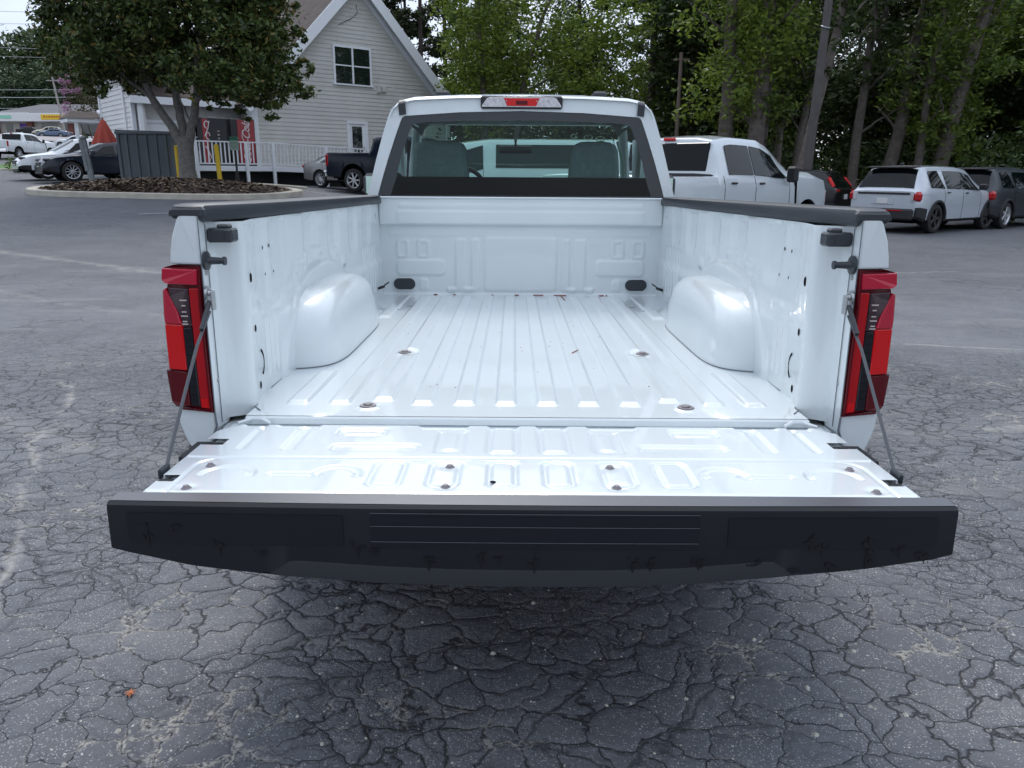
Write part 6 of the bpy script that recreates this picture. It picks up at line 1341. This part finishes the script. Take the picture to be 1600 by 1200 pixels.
for i, (x, y, r, lean, z0, z1, w_, lm, lab) in enumerate(FT):
    if i == 9: x, y = 9.9, 26.5
    bl = ivy_blobs(12, r, lean, z0, z1, w_, 13)+[(lean*11, 0, 12.5, 3.2, 3.2, 2.2, 40)]
    build_tree('roadside_tree', lab, (x, y, tz(x, y)), bl, 20, .125, lm, tall_trunk(13, r, lean), BARK, IVY, seed=100+i, clump=.24, shell=.4)
# two trunks and a bright maple crown behind the cab
random.seed(3)
MB_ = [(-2.3, 0, 5.3, 1.3, 1.4, 1.2, 26), (-2.2, 0, 7.5, 1.5, 1.6, 1.4, 30), (-1.6, .5, 6.2, 1.6, 1.5, 1.3, 30), (-.2, 0, 7.8, 1.9, 1.7, 1.5, 34), (.8, 0, 5.6, 1.7, 1.5, 1.4, 32), (2.2, 0, 7.0, 1.8, 1.7, 1.5, 34), (2.6, -.3, 4.6, 1.4, 1.4, 1.1, 26), (4.0, 0, 5.8, 1.5, 1.4, 1.5, 28), (4.4, .3, 8.0, 1.5, 1.5, 1.3, 28), (-2.8, 0, 9.4, 1.6, 1.6, 1.4, 28), (.5, 0, 10, 2.5, 2.5, 1.8, 40), (-1.8, .5, 3.6, 1.1, 1, .8, 18)]
def maple_trunk(mb):
    limb(mb, (-1.7, 0, -.2), (-1.85, 0, 5.5), .19, .15, 10, .02, 8); limb(mb, (-1.85, 0, 5.5), (-2.1, 0, 9.5), .15, .08, 8, .03)
    limb(mb, (-.75, .1, -.2), (.1, .1, 6.0), .17, .12, 10, .03, 8); limb(mb, (.1, .1, 6.0), (1.6, .1, 10), .12, .06, 8, .03); limb(mb, (-.1, .1, 4.9), (1.9, -.2, 6.0), .07, .03, 7, .04)
build_tree('maple_tree', 'two stemmed tree with bright yellow green leaves directly behind the cab roof', (.35, 36.0, .1), [b_[:6]+(b_[6]*1.7,) for b_ in MB_], 32, .12, LM_BRIGHT, maple_trunk, BARK, seed=77, clump=.20, shell=.45)
build_tree('maple_tree', 'smaller bright green tree right beside the house gable behind the cab', (-2.4, 45.0, .5), [(0, 0, 4.2, 1.5, 1.4, 1.3, 34), (-.8, 0, 6.0, 1.4, 1.3, 1.2, 30), (.9, 0, 6.3, 1.5, 1.3, 1.3, 30), (0, 0, 8, 1.7, 1.5, 1.2, 30), (.4, 0, 2.7, 1.3, 1.2, .9, 26)], 28, .12, LM_BRIGHT, tall_trunk(9, .12, 0, True), BARK, seed=79, clump=.2)
# pines behind the house: tall bare stems with tufted crowns
def pine_fn(h, r):
    def fn(mb):
        mb.tube([(0, 0, -.2), (.1, 0, h*.5), (.15, 0, h)], [r, r*.8, r*.3], 9)
        for k in range(16):
            z = h*(.28+.045*k); a = k*2.4; L_ = (2.6-.09*k)*random.uniform(.6, 1.1); limb(mb, (.1, 0, z), (.1+L_*cos(a), L_*sin(a), z+L_*.18), .05, .015, 5)
    return fn
def pine_blobs(h, seed):
    rr_ = np.random.default_rng(seed); out_ = []
    for k in range(16):
        z = h*(.28+.045*k); a = k*2.4; L_ = 2.6-.09*k
        for q in (.55, .95): out_.append((.1+L_*q*cos(a), L_*q*sin(a), z+L_*.18*q+.15, .75, .75, .32, 6))
    return out_
PP = [build_tree('pine_tree', 'x', (0, 0, 0), pine_blobs(17, 5+v), 30, .15, LM_PINE, pine_fn(17, .19), BARKD, 'pines behind the house', seed=200+v, clump=.30, flat=1., shell=.2) for v in range(2)]
PL = 'tall thin pine with a bare dark stem rising behind the house roof'
for i, (x, y, s, z) in enumerate(((-9.9, 56, 1., .6), (-8.6, 58, 1.05, .6), (-7.7, 57, .95, .6), (-6.6, 55, 1.05, .6), (-5.2, 60, 1.1, .6), (-3.8, 57, 1., .6), (-12.0, 60, 1.1, .8), (-14.5, 62, 1.1, .9), (-18.5, 66, 1.1, 1.2), (12.0, 58, 1.1, .4), (9.6, 55, .95, .4), (-24, 70, 1.2, 1.5))):
    o = PP[i] if i < 2 else copy_tree(PP[i % 2]); o.location = (x, y, z); o.rotation_euler = (0, 0, i*2.1); o.scale = (s, s, s); o['group'] = 'pines behind the house'; o['label'] = PL if x < 0 else ('right' if x > 11 else 'left')+' one of two tall thin dark pines in the gap right of the cab'
# dense broadleaf woodland
WPROT = []
for v in range(4):
    rr_ = np.random.default_rng(300+v); bl = []
    for k in range(22):
        z = rr_.uniform(2.2, 13); R_ = 3.0*(1-abs(z-7)/14); a = rr_.uniform(0, 6.28); q = rr_.uniform(.2, 1)*R_
        bl.append((q*cos(a), q*sin(a), z, rr_.uniform(1.1, 1.9), rr_.uniform(1.1, 1.9), rr_.uniform(.8, 1.4), 22))
    WPROT.append(build_tree('woodland_tree', 'x', (0, 0, 0), bl, 24, .165, [LM_DARK, LM_MID, LM_DARK, LM_DARK][v], tall_trunk(14, .24, .02), BARKD, 'trees of the wood behind the lot', seed=310+v, clump=.22, shell=.4))
random.seed(44); k = 0
WS_ = []
for row, (y0, x0, x1, st) in enumerate(((39, 9, 38, 4.6), (44, -1, 46, 4.4), (52, 13, 60, 5.0), (62, -2, 9, 5.5), (63, 16, 74, 5.5))):
    x = x0
    while x < x1:
        WS_.append((x+random.uniform(-1.2, 1.2), y0+random.uniform(-2, 2)-.12*max(0, x-20), random.uniform(.85, 1.15))); x += st
WS_ += [(24, 33, .9), (29, 31, .95), (34, 30, 1.0), (40, 28, 1.0), (20.5, 36, .9), (27, 36, 1.), (47, 24, 1.05), (54, 18, 1.)]
for i, (x, y, s) in enumerate(WS_):
    if 7.2 < x*36/y < 8.9 and y > 36 and i % 3: continue
    v = i % 4; o = WPROT[i] if i < 4 else copy_tree(WPROT[v]); o.location = (x, y, tz(x, y)); o.rotation_euler = (0, 0, i*1.3); o.scale = (s, s, s*random.uniform(.95, 1.15)); o['group'] = 'trees of the wood behind the lot'
    o['label'] = 'dense leafy tree of the dark wood behind the parked vehicles'
# understorey and the far edge of the wood, read as one mass each
def mass(name, label, boxes, n, size, lm, seed, flat=.7):
    rng = np.random.default_rng(seed); C = []
    for (x0, x1, y0, y1, z0, z1, w_) in boxes:
        m_ = int(n*w_); nc = max(8, m_//26); c = np.c_[rng.uniform(x0, x1, nc), rng.uniform(y0, y1, nc), z0+(z1-z0)*rng.random(nc)**1.2]
        q = c[:, None]+rng.normal(size=(nc, 26, 3))*np.array([.55, .55, .38])*(size/.13); q = q.reshape(-1, 3); q[:, 2] += terr(q[:, 0], q[:, 1]); C.append(q)
    V, F = leaf_faces(np.concatenate(C), size, flat, rng=rng); o = mesh_np(name, V, F, lm); tag(o, label, 'undergrowth', kind='stuff'); return o
mass('undergrowth', 'low dark undergrowth along the foot of the wood', [(6, 40, 32, 37, .2, 2.6, .45), (-3, 12, 38, 43, .2, 3.0, .3), (17, 50, 24, 34, .2, 3.2, .25)], 60000, .13, LM_DARK, 71)
mass('far_wood', 'dark far edge of the wood closing the view behind the trees', [(12, 90, 70, 78, 0, 15, .55), (-6, 12, 72, 80, 0, 8, .18), (46, 80, 20, 60, 0, 13, .27)], 60000, .30, LM_DARK, 73)
